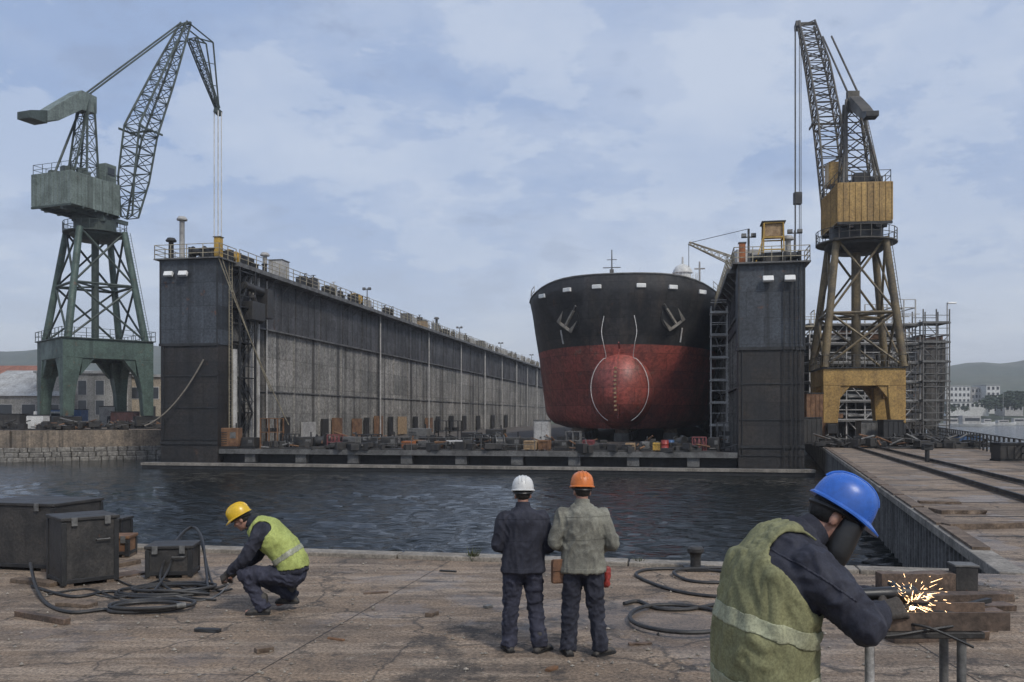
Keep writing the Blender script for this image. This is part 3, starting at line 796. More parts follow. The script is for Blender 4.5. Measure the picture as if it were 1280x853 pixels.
timber('scrap_plate','dark flat plate lying beside the black machine box', G(132,724), G(176,716), .35,.03, M_plate,'plate')

# ---------------------------------------------------------------- hoses
def hose(name, label, pts, r, group=None, mat=None, fit=None):
    mb = MB(); cp_ = catmull(pts); mb.path(cp_, r, 8)
    if fit is None: return tag(mb.build(name, mat or M_rubber, None, True), label, 'hose', group)
    t = thing(name, label, 'hose', cp_[0], 0, group)
    o = mb.build('tube', mat or M_rubber, t, True); o.location = -cp_[0]
    f = MB(); d = (cp_[-1]-cp_[-2]).normalized(); f.tube(cp_[-1]-d*.05, cp_[-1]+d*.06, r*1.5, n=10); o = f.build('coupling', M_mid, t, True); o.location = -cp_[0]
    return t
def coil(cx, cy, rx, ry, turns, r, a0, seed, drift=(0,0), z0=0):
    rr = random.Random(seed); out = []; n = int(turns*12)
    for i in range(n+1):
        a = a0+2*PI*i/12; k = 1+.13*math.sin(a*.37+seed)+rr.uniform(-.03,.03); u = i/n
        out.append(V((cx+drift[0]*u+math.cos(a)*rx*k, cy+drift[1]*u+math.sin(a)*ry*k, z0+r+ (i/12)*r*1.15*(.5+.5*math.sin(a*.5+seed)**2))))
    return out
def gp(*px): return [G(x,y)+V((0,0,z)) for x,y,z in px]
r_ = .024
c1 = G(182,762); c2 = G(198,742)
hose('hose','thick black hose lying in wide loops on the quay at the left', gp((38,728,.28),(45,742,.1),(60,758,r_),(90,768,r_))+coil(c1.x,c1.y,.50,.33,2.4,r_,PI*1.1,2,(.12,.05)), r_, fit=1)
hose('hose','black hose piled in loops behind the wide ones on the left', gp((40,735,r_),(90,748,r_),(130,742,r_))+coil(c2.x,c2.y,.58,.36,3.3,r_*.9,PI,5,(.25,.12))+gp((262,745,r_)), r_*.9)
hose('hose','black hose arching over the low machine box', gp((215,742,.03),(200,732,.12),(215,716,.42),(238,704,.60),(252,712,.52),(258,730,.18),(262,740,.05),(285,738,.08)), .02)
hose('hose','second black hose arching from the low machine box to the crouching man', gp((190,748,.06),(210,730,.2),(228,706,.50),(246,702,.56),(254,716,.36),(268,738,.04),(290,742,.06)), .017)
hose('cable','thin grey cable trailing between the coils and the crouching man', gp((120,745,.012),(170,752,.012),(215,748,.03),(250,752,.012),(275,744,.02),(296,730,.15)), .011, mat=M_mid)
for k, (lb, pts) in enumerate((('thin hose snaking behind the coils toward the dark chest',((138,722,.02),(170,735,.02),(205,728,.03),(236,738,.02),(262,728,.05))),
        ('thin hose lying under the coils on the left',((60,745,.02),(110,738,.02),(150,750,.03),(190,738,.04),(232,748,.02),(270,752,.02))))):
    hose('hose', lb, gp(*pts), .014)
# right loops
hose('hose','thick black hose in two open loops on the quay right of the grey jacket', gp((780,757,r_),(798,754,r_),(822,763,r_),(860,764,r_),(905,757,r_),(935,762,r_)), .026)
cr = G(852,778)
hose('hose','black hose curled in a large ring behind the green vest', [V((cr.x+math.cos(a)*.62*(1+.06*math.sin(2*a)), cr.y+math.sin(a)*.80, r_+.004*i)) for i,a in enumerate([R(20+352*k/18) for k in range(19)])]+gp((930,760,.03)), .026)
hose('hose','black hose looping toward the kerb right of the standing men', gp((950,744,r_),(900,748,r_),(850,742,r_),(812,730,r_),(795,720,r_),(810,714,r_),(850,713,r_),(900,716,r_),(925,722,r_),(900,730,r_),(862,728,r_),(842,720,.05),(860,715,.05),(905,714,.05),(940,716,.03)), .025)

# ---------------------------------------------------------------- steelwork at the right, in the sparks
timber('steel_beam','thick rusty beam at the quay edge behind the sparks', G(1098,737), G(1196,737), .24,.24, M_plate,'beam')
g = G(1204,737); t = thing('timber_block','dark square block standing at the end of the thick beam','block',(g.x,g.y,0),R(-8))
mb = MB(); mb.bb(-.15,-.15,0,.15,.15,.34); mb.build('block', M_boxsteel, t, bevel=.015); mb = MB(); mb.bb(-.165,-.165,.34,.165,.165,.37); mb.build('cap_plate', M_mid, t, bevel=.006)
for k,(y0,y1,x0,x1,h_,wd) in enumerate(((752,750,1120,1262,.10,.22),(764,761,1128,1262,.07,.26),(777,774,1122,1250,.12,.20),(789,787,1136,1240,.06,.25),(802,798,1112,1230,.10,.2))):
    timber('steel_bar', ('rusty bar farthest back of the row under the sparks','second rusty bar back in the row under the sparks','middle rusty bar of the row under the sparks','flat rusty bar in front of the middle one under the sparks','nearest rusty bar of the row under the sparks')[k], G(x0,y0), G(x1,y1), wd, h_, M_plate if k!=3 else M_timber, 'bar')
timber('steel_bar','loose bar lying askew across the rusty row', G(1180,782)+V((0,0,.13)), G(1236,764)+V((0,0,.11)), .07,.06, M_dark,'bar')
timber('timber_plank','dark plank lying flat on the pier beside the pile wall', G(1168,641), G(1224,641), .75,.10, M_timber)
timber('timber_plank','dark timber lying across the pier near the right edge of the photo', G(1182,661), G(1300,659), .35,.12, M_timber)
timber('timber_plank','thin timber on the pier behind the dark flat plank', G(1148,629), G(1200,630), .3,.07, M_timber)

# platform, trestle, workpiece, grinder, sparks
t = thing('work_platform','low timber staging under the man in the blue helmet','platform',(wx0-.05,3.85,0))
mb = MB()
for i in range(7): MB().bb(-.85+i*.245,-.65,PLZ-.045,-.62+i*.245,.65,PLZ-.001).build('plank', M_timber, t, bevel=.005)
for y in (-.5,.5): MB().bb(-.85,y-.06,0,.86,y+.06,PLZ-.047).build('bearer', M_timber, t)
Mw = Matrix.Translation(welder.location) @ Matrix.Rotation(R(-80),4,'Z') @ Matrix.Scale(1.04,4)
hw = Mw @ ((V(JW['wrL'])+V(JW['wrR']))/2+V((0,.20,.0)))   # where the work is, just past the gloves
t = thing('steel_trestle','pale two legged steel stand under the work in the gloved hands','trestle',(hw.x,hw.y,0))
zt = hw.z-.10
MB().bb(-.30,-.13,zt-.03,.24,.13,zt-.001).build('top_plate', M_boxsteel, t, bevel=.005)
for x,y in ((-.25,-.08),(-.19,.06),(.16,-.08),(.16,.08)): MB().tube((x,y,.012),(x,y,zt-.031),.020,n=10).build('leg', M_light if x < 0 else M_mid, t, True)
MB().bb(-.32,-.18,0,.26,.18,.012).build('foot_plate', M_boxsteel, t)
t = thing('workpiece','small rusty steel channel being worked in the shower of sparks','workpiece',(hw.x+.06,hw.y,zt+.001))
mb = MB(); mb.bb(-.32,-.11,0,.30,.11,.012); mb.bb(-.32,-.11,.0125,.30,-.098,.08); mb.bb(-.32,.098,.0125,.30,.11,.08); mb.build('channel', M_plate, t)
t = thing('angle_grinder','black hand grinder held in dark gloves with a trailing cable','grinder',hw+V((-.06,0,.045)),R(8))
mb = MB(); mb.cap((-.24,0,.0),(-.05,0,.0),.028,.034); mb.cap((-.05,0,0),(.03,0,0),.034,.036); mb.build('housing', M_mask, t, True)
mb = MB(); mb.lathe([(.02,-.055),(.062,-.05),(.062,-.044),(.02,-.035)],c=(.05,0,0),n=24); mb.build('disc', M_mid, t, True)
mb = MB(); mb.lathe([(.066,-.042),(.068,-.03),(.03,-.02)],c=(.05,0,0),n=24); mb.build('guard', M_dark, t, True)
mb = MB(); mb.cap((.0,0,.0),(.01,.12,.02),.014,.017); mb.build('side_handle', M_mask, t, True)
mb = MB(); mb.path(catmull([(-.24,0,0),(-.30,-.02,-.08),(-.2,-.1,-.16),(.05,-.14,-.13),(.22,-.10,-.12),(.25,.0,-.1),(.1,.05,-.1),(-.05,-.02,-.12),(.02,-.16,-.12),(.2,-.2,-.2)]), .0065, 6); mb.build('cable', M_rubber, t, True)
M_spark = emit('spark', (1.0,.60,.30), 4.5); M_sparkh = emit('hot metal', (1.0,.72,.45), 30.0)
rs = random.Random(3); sm = MB(); src = hw+V((-.035,-.02,-.005))
for i in range(260):
    az = rs.gauss(.25,1.0); el = rs.uniform(-.25,1.25); v0 = rs.uniform(.5,1.0); tt = rs.random()**2.2*.16
    dv_ = V((math.sin(az)*math.cos(el),-.35*math.cos(az)*math.cos(el),math.sin(el)))*v0*1.75
    p = src+dv_*tt+V((0,0,-4.0*tt*tt)); vel = dv_+V((0,0,-8*tt)); L = rs.uniform(.006,.022)*(1 if rs.random()<.75 else 2.6)
    e_ = p+vel.normalized()*L
    sm.tube(p,e_,rs.uniform(.0004,.0011),.0003,4)
tag(sm.build('sparks', M_spark), 'shower of orange sparks bursting from the work in the gloved hands', 'sparks', kind='stuff')
mb = MB(); mb.ell(src+V((0,0,-.01)),(.015,.012,.010)); tag(mb.build('hot_spot', M_sparkh, None, True), 'glowing hot spot at the source of the sparks', 'hot metal')

# small scraps left lying on the quay
for k,(px,py,L,w_,a_,mt,lb) in enumerate(((470,742,.34,.05,.3,M_plate,'short rusty offcut lying alone left of the standing men'),(540,770,.16,.10,1.1,M_timber,'small wood scrap lying left of the white helmeted man'),(420,800,.22,.04,-.5,M_rust,'rust orange offcut lying near the bottom of the photo left of centre'),(610,760,.12,.07,.8,M_mid,'grey metal scrap beside the white helmeted man\'s boots'),(800,806,.26,.05,.2,M_plate,'rusty offcut lying right of the standing men'),(260,790,.30,.08,-.2,M_dark,'dark scrap lying below the crouching man'),(330,815,.18,.10,.6,M_timber,'wood chip lying near the bottom left of the photo'),(560,715,.28,.05,-.3,M_dark,'dark offcut lying near the kerb left of the weed tuft'),(690,838,.15,.06,.9,M_rust,'rusty scrap lying in front of the two standing men'))):
    g = ground(px,py); m_ = MB(); rr = random.Random(k); m_.loft([[V((x,y*w_*rr.uniform(.7,1.2)/2,z*w_*.5)) for y,z in ((-1,0.02),(1,0.02),(1,1),(-1,1))] for x in (-L/2,-L*.2,L*.2,L/2)])
    o_ = m_.build('scrap_bit', mt, bevel=.004); o_.location = g; o_.rotation_euler = (0,0,a_); tag(o_, lb, 'scrap')
# ================================================================ floating dock
DO = V((-23.9,71.5,0)); DA = R(10.7); cD, sD = math.cos(DA), math.sin(DA)
DW, DL = 41.0, 195.0
ZD = -.28            # dock floor
ZL, ZR = 15.25, 13.45
def dock_w(x, y, z): return V((DO.x+cD*x+sD*y, DO.y-sD*x+cD*y, z))
def dock_x(px, s):
    k = (px-HX)/F; return (k*(DO.y+cD*s)-DO.x-sD*s)/(cD+sD*k)
dk = thing('floating_dock','long grey and black floating dock with high side walls around the ship','floating dock',DO,-DA)
def dpart(name, mb, mat, par=None, **k): return mb.build(name, mat, par or dk, **k)
mb = MB(); mb.bb(.004,.9,WZ-1.2,DW-.004,DL,ZD-.25); dpart('pontoon', mb, M_tar)
mb = MB(); mb.bb(.004,.25,ZD-.25,DW-.004,DL,ZD); dpart('dock_floor', mb, M_dockdk)
mb = MB(); mb.bb(.01,.1,ZD-.38,DW-.01,.25,ZD+.02); dpart('edge_beam', mb, M_mid)
mb = MB(); mb.bb(-5.7,-1.7,WZ-.5,DW+5.1,.0-.003,-1.36); ap = dpart('apron', mb, M_dark)
mb = MB(); mb.bb(-5.75,-1.78,-1.55,DW+5.15,-1.71,-1.34); mb.bb(-5.7,-1.70,-1.355,DW+5.1,-1.2,-1.335); dpart('fender_strip', mb, M_conc, ap)
mb = MB()
x = 2.2
while x < DW-1:
    dpart('front_post', MB().bb(x,.3,-1.34,x+.9,.89,ZD-.39), M_mid); x += 4.4

def wing(name, x0, x1, zt, inner, zs, ylen):
    """inner: +1 when the dock's inside is on the +x side"""
    xi = x1 if inner > 0 else x0
    rec = .6*inner
    w_ = MB()
    if inner > 0: w_.bb(x0+.003,2.4,WZ-1,xi-rec,ylen,zt-.3)
    else: w_.bb(xi-rec,2.4,WZ-1,x1-.003,ylen,zt-.3)
    wall = dpart(name, w_, M_walllo)
    # front tower, slate above and tarred below
    t1 = MB(); t1.bb(x0,0,zs,x1,2.397,zt-.05); dpart('front_tower', t1, M_slate, wall)
    t2 = MB(); t2.bb(x0+.06,.06,WZ-1,x1-.06,2.39,zs-.002); dpart('tower_foot', t2, M_tar, wall)
    tr = MB(); tr.bb(x0-.05,-.06,zs-.12,x1+.05,-.001,zs+.1)
    for xx in (x0,x1-.12): tr.bb(xx,-.05,zs+.11,xx+.12,-.002,zt-.1)
    for z in (zs-2.6,zs-5.2,zs-7.8): tr.bb(x0+.1,.0,z,x1-.1,.055,z+.08)
    tr.bb(x0+.3,-.02,zs-7.8,x0+.36,.058,zs-.05)
    tr.build('plate_trim', M_dark, wall)
    for z in (WZ+1.9,): 
        f = MB(); f.bb(x0+.02,-.03,z,x1-.02,.055,z+.2); f.build('rubbing_strake', M_dark, wall)
    # dark upper strake on the inside
    u = MB(); a = (xi-rec+.002*inner, xi-rec+.18*inner); u.bb(min(a),3.4,10.4 if inner>0 else 9.5,max(a),ylen,zt-.31); us_ = u
    # stiffeners and seams
    s_ = MB(); s2 = MB(); y = 3.2; i = 0
    while y < ylen:
        b_ = (xi-rec, xi-rec+(.05 if i%4 else .13)*inner)
        s_.bb(min(b_),y,ZD,max(b_),y+(.07 if i%4 else .16),10.35 if inner>0 else 9.4)
        b2 = (xi-rec+.17*inner, xi-rec+(.22 if i%4 else .30)*inner)
        us_.bb(min(b2),y+.03,10.45,max(b2),y+.10,zt-.32)
        y += 1.55; i += 1
    s_.bb(min(xi-rec-.05*inner,xi-rec+.012*inner),3.2,ZD,max(xi-rec-.05*inner,xi-rec+.012*inner),ylen,ZD+.25); dpart('stiffeners', s_, M_walllo, wall); dpart('upper_strake', us_, M_wallup, wall)
    h = MB(); b_ = (xi-rec+.001*inner, xi-rec+.34*inner); h.bb(min(b_),3.2,10.25,max(b_),ylen,10.4); h.bb(min(b_),3.2,4.6,xi-rec+.12*inner if inner>0 else max(b_),ylen,4.7); dpart('ledge', h, M_mid, wall)
    # deck on top
    d_ = MB(); d_.bb(x0-.35,-.35,zt-.05,x1+.35,2.4,zt+.06); e_ = (x0-.3, x1+.3+.3*inner) if inner>0 else (x0-.3-.3, x1+.3); d_.bb(e_[0],2.403,zt-.299,e_[1],ylen,zt+.056); br = d_; y = 3.4
    while y < 150:
        br.bar((xi-rec+.2*inner,y,zt-1.2),(e_[1]-.06 if inner>0 else e_[0]+.06,y,zt-.3),.08); y += 3.1
    dpart('top_walkway', br, M_mid, wall)
    # railing
    r = MB(); pts = [(x0-.28,ylen*.8),(x0-.28,-.28),(x1+.28,-.28),(x1+.28,2.0),((e_[1] if inner>0 else x1+.28)-.06*0, 2.6)]
    sides = [((x0-.28,-.28),(x1+.28,-.28)),((x0-.28,-.28),(x0-.28,110)),((x1+.28,-.28),(x1+.28,2.5))]
    sides.append(((e_[1]-.06,2.6),(e_[1]-.06,ylen)) if inner>0 else ((e_[0]+.06,2.6),(e_[0]+.06,110)))
    for (ax,ay),(bx,by) in sides:
        L = math.hypot(bx-ax,by-ay); n = max(1,round(L/1.5))
        for k in range(n+1):
            q_ = (ax+(bx-ax)*k/n, ay+(by-ay)*k/n); th = .055 if q_[1]<60 else .08
            r.bar((q_[0],q_[1],zt+.06),(q_[0],q_[1],zt+1.15),th)
        for z in (.42,.78,1.15): r.bar((ax,ay,zt+z),(bx,by,zt+z),.05)
    dpart('railing', r, M_rail, wall)
    return wall
wl = wing('wing_wall', -5.2, 0.0, ZL, 1, 8.25, DL)
wr_ = wing('wing_wall', DW, DW+4.7, ZR, -1, 7.3, DL)
# floodlights under the top edge of the towers
def floods(par, xs, z):
    for x in xs:
        f = MB(); f.box((x,-.35,z),(.75,.3,.42),rx=R(-25)); o = f.build('floodlight', M_lamp, par, bevel=.05)
        g_ = MB(); g_.bar((x,-.01,z+.2),(x,-.3,z+.28),.07); g_.build('lamp_arm', M_dark, par)
floods(wl, (-4.2,-2.9), ZL-1.25); floods(wr_, (DW+2.1,DW+3.6), ZR-1.2)
# ladder on right tower front and on left inner side
def ladder(par, a, b, side, wd=.5, mat=M_rail, name='ladder'):
    a = V(a); b = V(b); side = V(side).normalized(); m_ = MB()
    for s in (-1,1): m_.bar(a+side*s*wd/2,b+side*s*wd/2,.05)
    n = int((b-a).length/.33)
    for k in range(1,n): c = a+(b-a)*k/n; m_.bar(c-side*wd/2,c+side*wd/2,.03)
    return m_.build(name, mat, par)
ladder(wr_, (DW+3.5,-.15,WZ), (DW+3.5,-.15,ZR-1.5),(1,0,0),.55,M_dark)
ladder(wr_, (DW+4.2,-.12,WZ), (DW+4.2,-.12,ZR),(1,0,0),.3,M_dark,'pipe_run')
ladder(wl, (.1,1.9,ZD), (.1,1.9,ZL),(0,1,0),.5)
# stair tower and pipes in the recess behind the left front tower
st_ = MB()
for x,y in ((-.5,2.7),(.5,2.7),(-.5,5.4),(.5,5.4)): st_.bar((x,y,ZD),(x,y,ZL-.3),.14)
for k in range(5):
    z = ZD+3*k; st_.bb(-.5,2.6,z+2.9,.5,5.5,z+2.98)
    a, b = ((.0,2.9,z),(.0,5.2,z+2.9)) if k%2==0 else ((.0,5.2,z),(.0,2.9,z+2.9))
    for s in (-.35,.35): st_.bar((s,a[1],a[2]),(s,b[1],b[2]),.08,.2); st_.bar((s,a[1],a[2]+1),(s,b[1],b[2]+1),.05)
    for j in range(9): u_=j/9; st_.box((0,a[1]+(b[1]-a[1])*u_,a[2]+(b[2]-a[2])*u_),(.7,.24,.03))
    st_.bar((.5,2.7,z+3.9),(.5,5.4,z+3.9),.06)
dpart('stair', st_, M_dark, wl)
pm = MB()
for y, r__ in ((6.2,.13),(6.7,.09),(7.6,.16),(9.3,.08)): pm.tube((-.32,y,ZD),(-.32,y,ZL-.5),r__,n=8)
pm.tube((.05,2.55,ZD+.3),(.05,2.55,8),.28,n=10); dpart('pipe', pm, M_light, wl)
mb = MB(); mb.box((.25,5.5,11.5),(1.2,2.4,1.6)); mb.box((.3,7.6,12.4),(1.2,1.2,2.6)); mb.tube((.2,4,13.6),(.4,7.5,13.4),.35,n=10); mb.tube((.5,5.0,12.8),(.5,6.6,10.6),.25,n=8); dpart('winch_gallery', mb, M_boxsteel, wl, bevel=.05)
# mooring lines hanging on the front faces
def sag(a, b, s, n=14):
    a = V(a); b = V(b); return [a.lerp(b,i/n)-V((0,0,s*4*(i/n)*(1-i/n))) for i in range(n+1)]
mb = MB(); mb.path(sag((-1.2,-.12,7.0),(-5.9,-1.0,1.6),.9),.07,5); dpart('hanging_rope', mb, M_rope, wl)
mb = MB(); mb.path(sag((.2,-.25,ZL),(2.2,8.5,1.6),.5),.05,5); mb.path(sag((.2,.3,ZL),(1.2,7,4.6),.3),.05,5); dpart('hanging_rope', mb, M_rail, wl)
# doorways, hatches and panels at the foot of the left wall
rd = random.Random(11)
for k, (y, wd, h_, mt) in enumerate(((12.5,1.6,2.4,M_tar),(17,3.2,1.9,M_light),(22,1.7,2.2,M_tar),(25,2.6,2.3,M_rust),(31,2.8,2.2,M_rust),(35,1.4,2.3,M_tar),(38.5,3,2.5,M_rust),(44,1.6,2.4,M_tar),(48,3.4,2.4,M_tan),(55,1.8,2.4,M_tar),(61,3.6,2.2,M_rust),(67,2.0,2.4,M_tar),(75,2.4,2.5,M_tar),(84,2.5,2.5,M_tar),(95,2.6,2.5,M_tar),(108,3,2.6,M_tar),(122,3,2.6,M_tar))):
    m_ = MB(); m_.bb(-.6+.17,y,ZD+.15,-.6+.36,y+wd,ZD+.15+h_); dpart('doorway' if mt is M_tar else 'hatch_panel', m_, mt, wl)
m_ = MB()
for y in (40,62,82,101,118,135,150,165): m_.tube((-.1,y,ZD),(-.1,y,ZL-.3),.16 if y%2 else .10,n=8)
dpart('drain_pipe', m_, M_light, wl)
# rusty cabinets on dock front left etc. come below as things of their own

# ---- things standing on the wing walls' tops
def lamp_mast(label, x, y, z, h_):
    t = thing('lamp_mast', label, 'lamp', dock_w(x,y,z), -DA, 'lamp masts on the dock walls')
    m_ = MB(); m_.tube((0,0,0),(0,0,h_),.09,.05); m_.build('pole', M_mid, t)
    m_ = MB(); m_.box((0,0,h_-.2),(.9,.08,.08)); m_.box((.35,-.1,h_-.1),(.36,.25,.26),rx=-.3); m_.box((-.35,-.1,h_-.1),(.36,.25,.26),rx=-.3); m_.build('lamp_head', M_mid, t)
    return t
def winch(label, x, y, z, mat, s=1.0, rz=0):
    t = thing('winch', label, 'winch', dock_w(x,y,z), -DA+rz)
    m_ = MB(); m_.bb(-.9*s,-.6*s,0,.9*s,.6*s,.15*s)
    for sx in (-.75,.62): m_.bb(sx*s,-.5*s,.15*s,(sx+.14)*s,.5*s,1.1*s)
    m_.build('frame', M_dark, t)
    T = Matrix.Translation((0,0,.72*s)) @ Matrix.Rotation(PI/2,4,'Y')
    m_ = MB(); m_.lathe([(.52*s,-.58*s),(.52*s,-.5*s),(.33*s,-.49*s),(.33*s,.49*s),(.52*s,.5*s),(.52*s,.58*s)],n=16,M=T); m_.build('drum', mat, t, True)
    m_ = MB(); m_.bb(-.3*s,.52*s,.16*s,.5*s,1.0*s,.7*s); m_.build('motor', M_mid, t)
    return t
def vent(label, x, y, z, h_, mat):
    t = thing('vent_cowl', label, 'vent', dock_w(x,y,z), -DA)
    m_ = MB(); m_.lathe([(.22,0),(.2,h_-.3),(.24,h_-.25)],n=12); m_.build('trunk', mat, t, True)
    m_ = MB(); m_.lathe([(.42,h_-.35),(.44,h_-.25),(.3,h_-.05),(.02,h_)],n=14); m_.build('cap', mat, t, True)
def bitts(label, x, y, z):
    t = thing('mooring_bitts', label, 'bollard', dock_w(x,y,z), -DA)
    m_ = MB(); m_.bb(-.7,-.3,0,.7,.3,.12); m_.build('base', M_dark, t)
    for s in (-.4,.4):
        m_ = MB(); m_.lathe([(.2,.12),(.19,.7),(.27,.72),(.27,.82),(.02,.84)],c=(s,0,0),n=14); m_.build('post', M_dark, t, True)
def locker(label, x, y, z, sz, mat, name='locker'):
    t = thing(name, label, 'locker', dock_w(x,y,z), -DA)
    w_,d_,h_ = sz; m_ = MB(); m_.bb(-w_/2,-d_/2,.08,w_/2,d_/2,h_); m_.build('body', mat, t, bevel=.03)
    m_ = MB(); m_.bb(-w_/2+.1,-d_/2-.03,.2,-.02,-d_/2-.002,h_-.1); m_.bb(.02,-d_/2-.03,.2,w_/2-.1,-d_/2-.002,h_-.1); m_.build('door', mat, t)
    m_ = MB(); m_.bb(-w_/2-.06,-d_/2-.06,h_,w_/2+.06,d_/2+.06,h_+.07); m_.build('top', M_mid, t)
    m_ = MB(); m_.bb(-w_/2,-d_/2,0,w_/2,d_/2,.08); m_.build('plinth', M_dark, t)
    return t
zt = ZL+.061
vent('pale vent pipe at the left corner of the left dock wall', -3.55, .6, zt, 3.6, M_light)
vent('short dark mushroom vent beside the pale vent pipe', -4.6, .7, zt, 1.9, M_dark)
winch('dark winch behind the front railing of the left dock wall', -2.3, 1.1, zt, M_dark, .95)
bitts('pair of dark mooring posts behind the front railing of the left dock wall', -1.1, .3, zt)
locker('yellow upright box at the corner of the left dock wall', -.25, .55, zt, (.55,.5,1.7), M_yellow)
winch('yellow drum winch at the corner of the left dock wall', .2-.9, 3.6, zt, M_yellow, 1.0, R(90))
locker('pale control cabin on the left dock wall', -.9, 13.0, zt, (1.4,1.6,1.9), M_light, 'control_cabin')
vent('tall pale vent beside the control cabin', -1.0, 10.3, zt, 2.3, M_light)
bitts('pair of mooring posts before the control cabin', -.4, 8.2, zt)
winch('dark winch between the yellow drum and the control cabin', -.9, 6.3, zt, M_boxsteel, 1.0, R(90))
winch('yellow winch halfway along the left dock wall', -.5, 32.5, zt, M_yellow, 1.15, R(90))
lamp_mast('lamp mast beside the yellow winch on the left dock wall', -.4, 36, zt, 2.6)
for y, lb in ((18.5,'dark winch just beyond the control cabin'),(25,'dark winch before the yellow winch on the left dock wall'),(45,'dark winch beyond the lamp mast on the left dock wall'),(74,'far dark winch on the left dock wall')):
    winch(lb, -.8, y, zt, M_boxsteel, 1.05, R(90))
locker('grey equipment locker on the left dock wall beyond the yellow winch', -.8, 53, zt, (1.2,1.8,1.3), M_mid)
locker('tan equipment locker midway along the left dock wall', -.8, 61, zt, (1.2,1.5,1.2), M_tan)
locker('farthest grey locker on the left dock wall', -.8, 100, zt, (1.4,2,1.4), M_mid)
vent('vent cowl beyond the tan locker on the left dock wall', -.6, 68, zt, 2.6, M_mid)
lamp_mast('lamp mast two thirds along the left dock wall', -.4, 82, zt, 2.4)
lamp_mast('lamp mast at the far part of the left dock wall', -.4, 118, zt, 2.6)
lamp_mast('farthest lamp mast on the left dock wall', -.4, 158, zt, 2.8)
bitts('mooring posts beyond the first dark winches on the left dock wall', -.3, 29, zt)
bitts('mooring posts near the vent cowl on the left dock wall', -.3, 71, zt)
# right wall top
zt = ZR+.061
for k,(y0,y1,nm) in enumerate(((20,52,'nearer'),(56,98,'middle'),(104,180,'farthest'))):
    t = thing('pipe_run', nm+' run of deck pipes and fittings along the left dock wall top', 'pipes', dock_w(-1.9,y0,ZL+.06), -DA)
    m_ = MB(); L = y1-y0
    for x,r in ((-.3,.14),(.1,.10),(.5,.18)): m_.tube((x,0,.55),(x,L,.55),r,n=8)
    m_.build('pipes', M_light, t); m_ = MB(); y = .5; rr = random.Random(k)
    while y < L: m_.bb(-.6,y,0,.75,y+.12,.45); y += 3.5
    m_.build('supports', M_dark, t); y = 1
    while y < L-1:
        x = rr.choice((-.3,.1,.5)); h_ = rr.uniform(.5,1.3); m_ = MB(); m_.box((x,y,.6+h_/2),(rr.uniform(.25,.9),rr.uniform(.3,1.4),h_)); m_.tube((x,y,.6),(x,y,.9+h_),.07,n=6); m_.box((x,y,.92+h_),(.5,.06,.06)); y += rr.uniform(1.2,3.2); m_.build('valve', M_boxsteel if rr.random()<.6 else M_light, t)
t = thing('control_tower','open yellow frame hut on top of the right dock wall','hut',dock_w(DW+2.6,1.5,zt),-DA)
m_ = MB()
for x,y in ((-.75,-.7),(.75,-.7),(.75,.7),(-.75,.7)): m_.bar((x,y,0),(x*.9,y,3.0),.1)
for z in (1.05,1.95,3.0):
    for a,b in (((-.75,-.7),(.75,-.7)),((.75,-.7),(.75,.7)),((.75,.7),(-.75,.7)),((-.75,.7),(-.75,-.7))): m_.bar((a[0]*.93,a[1],z),(b[0]*.93,b[1],z),.09)
m_.bar((-.75,-.7,0),(-1.3,-.7,0),.06); m_.bar((-1.3,-.7,0),(-.72,-.7,2.0),.07); m_.build('frame', M_yellow, t)
MB().bb(-.66,-.6,2.05,.66,-.56,2.92).build('side_panel', M_tan, t); MB().bb(-.66,.56,2.05,.66,.6,2.92).build('side_panel', M_tan, t)
m_ = MB(); m_.bb(-.85,-.8,3.05,.85,.8,3.14); m_.build('roof', M_dark, t)
m_ = MB(); m_.bb(-.6,-.5,.02,.6,.5,.9); m_.build('machine', M_boxsteel, t, bevel=.05)
locker('orange upright box at the left corner of the right dock wall', DW+.35, .5, zt, (.45,.45,1.5), M_orange)
winch('dark winch left of the yellow frame hut', DW+1.4, .9, zt, M_dark, .7)
winch('dark winch right of the yellow frame hut', DW+3.9, .9, zt, M_dark, .8)
lamp_mast('lamp mast left of the yellow frame hut', DW+.9, 1.8, zt, 2.4)
lamp_mast('lamp mast right of the yellow frame hut', DW+4.2, 1.9, zt, 2.6)
vent('pale vent right of the yellow frame hut', DW+3.7, 1.6, zt, 2.2, M_light)
# brackets, lamps on the outer side of right tower
m_ = MB(); m_.bb(DW+4.72,.6,ZR-4.6,DW+5.4,2.2,ZR-4.5); m_.bar((DW+4.72,1.4,ZR-5.3),(DW+5.4,1.4,ZR-4.6),.08); m_.bar((DW+5.4,.6,ZR-4.5),(DW+5.4,.6,ZR-3.4),.05); m_.bar((DW+5.4,2.2,ZR-4.5),(DW+5.4,2.2,ZR-3.4),.05); m_.bar((DW+5.4,.6,ZR-3.4),(DW+5.4,2.2,ZR-3.4),.05); dpart('side_platform', m_, M_rail, wr_)

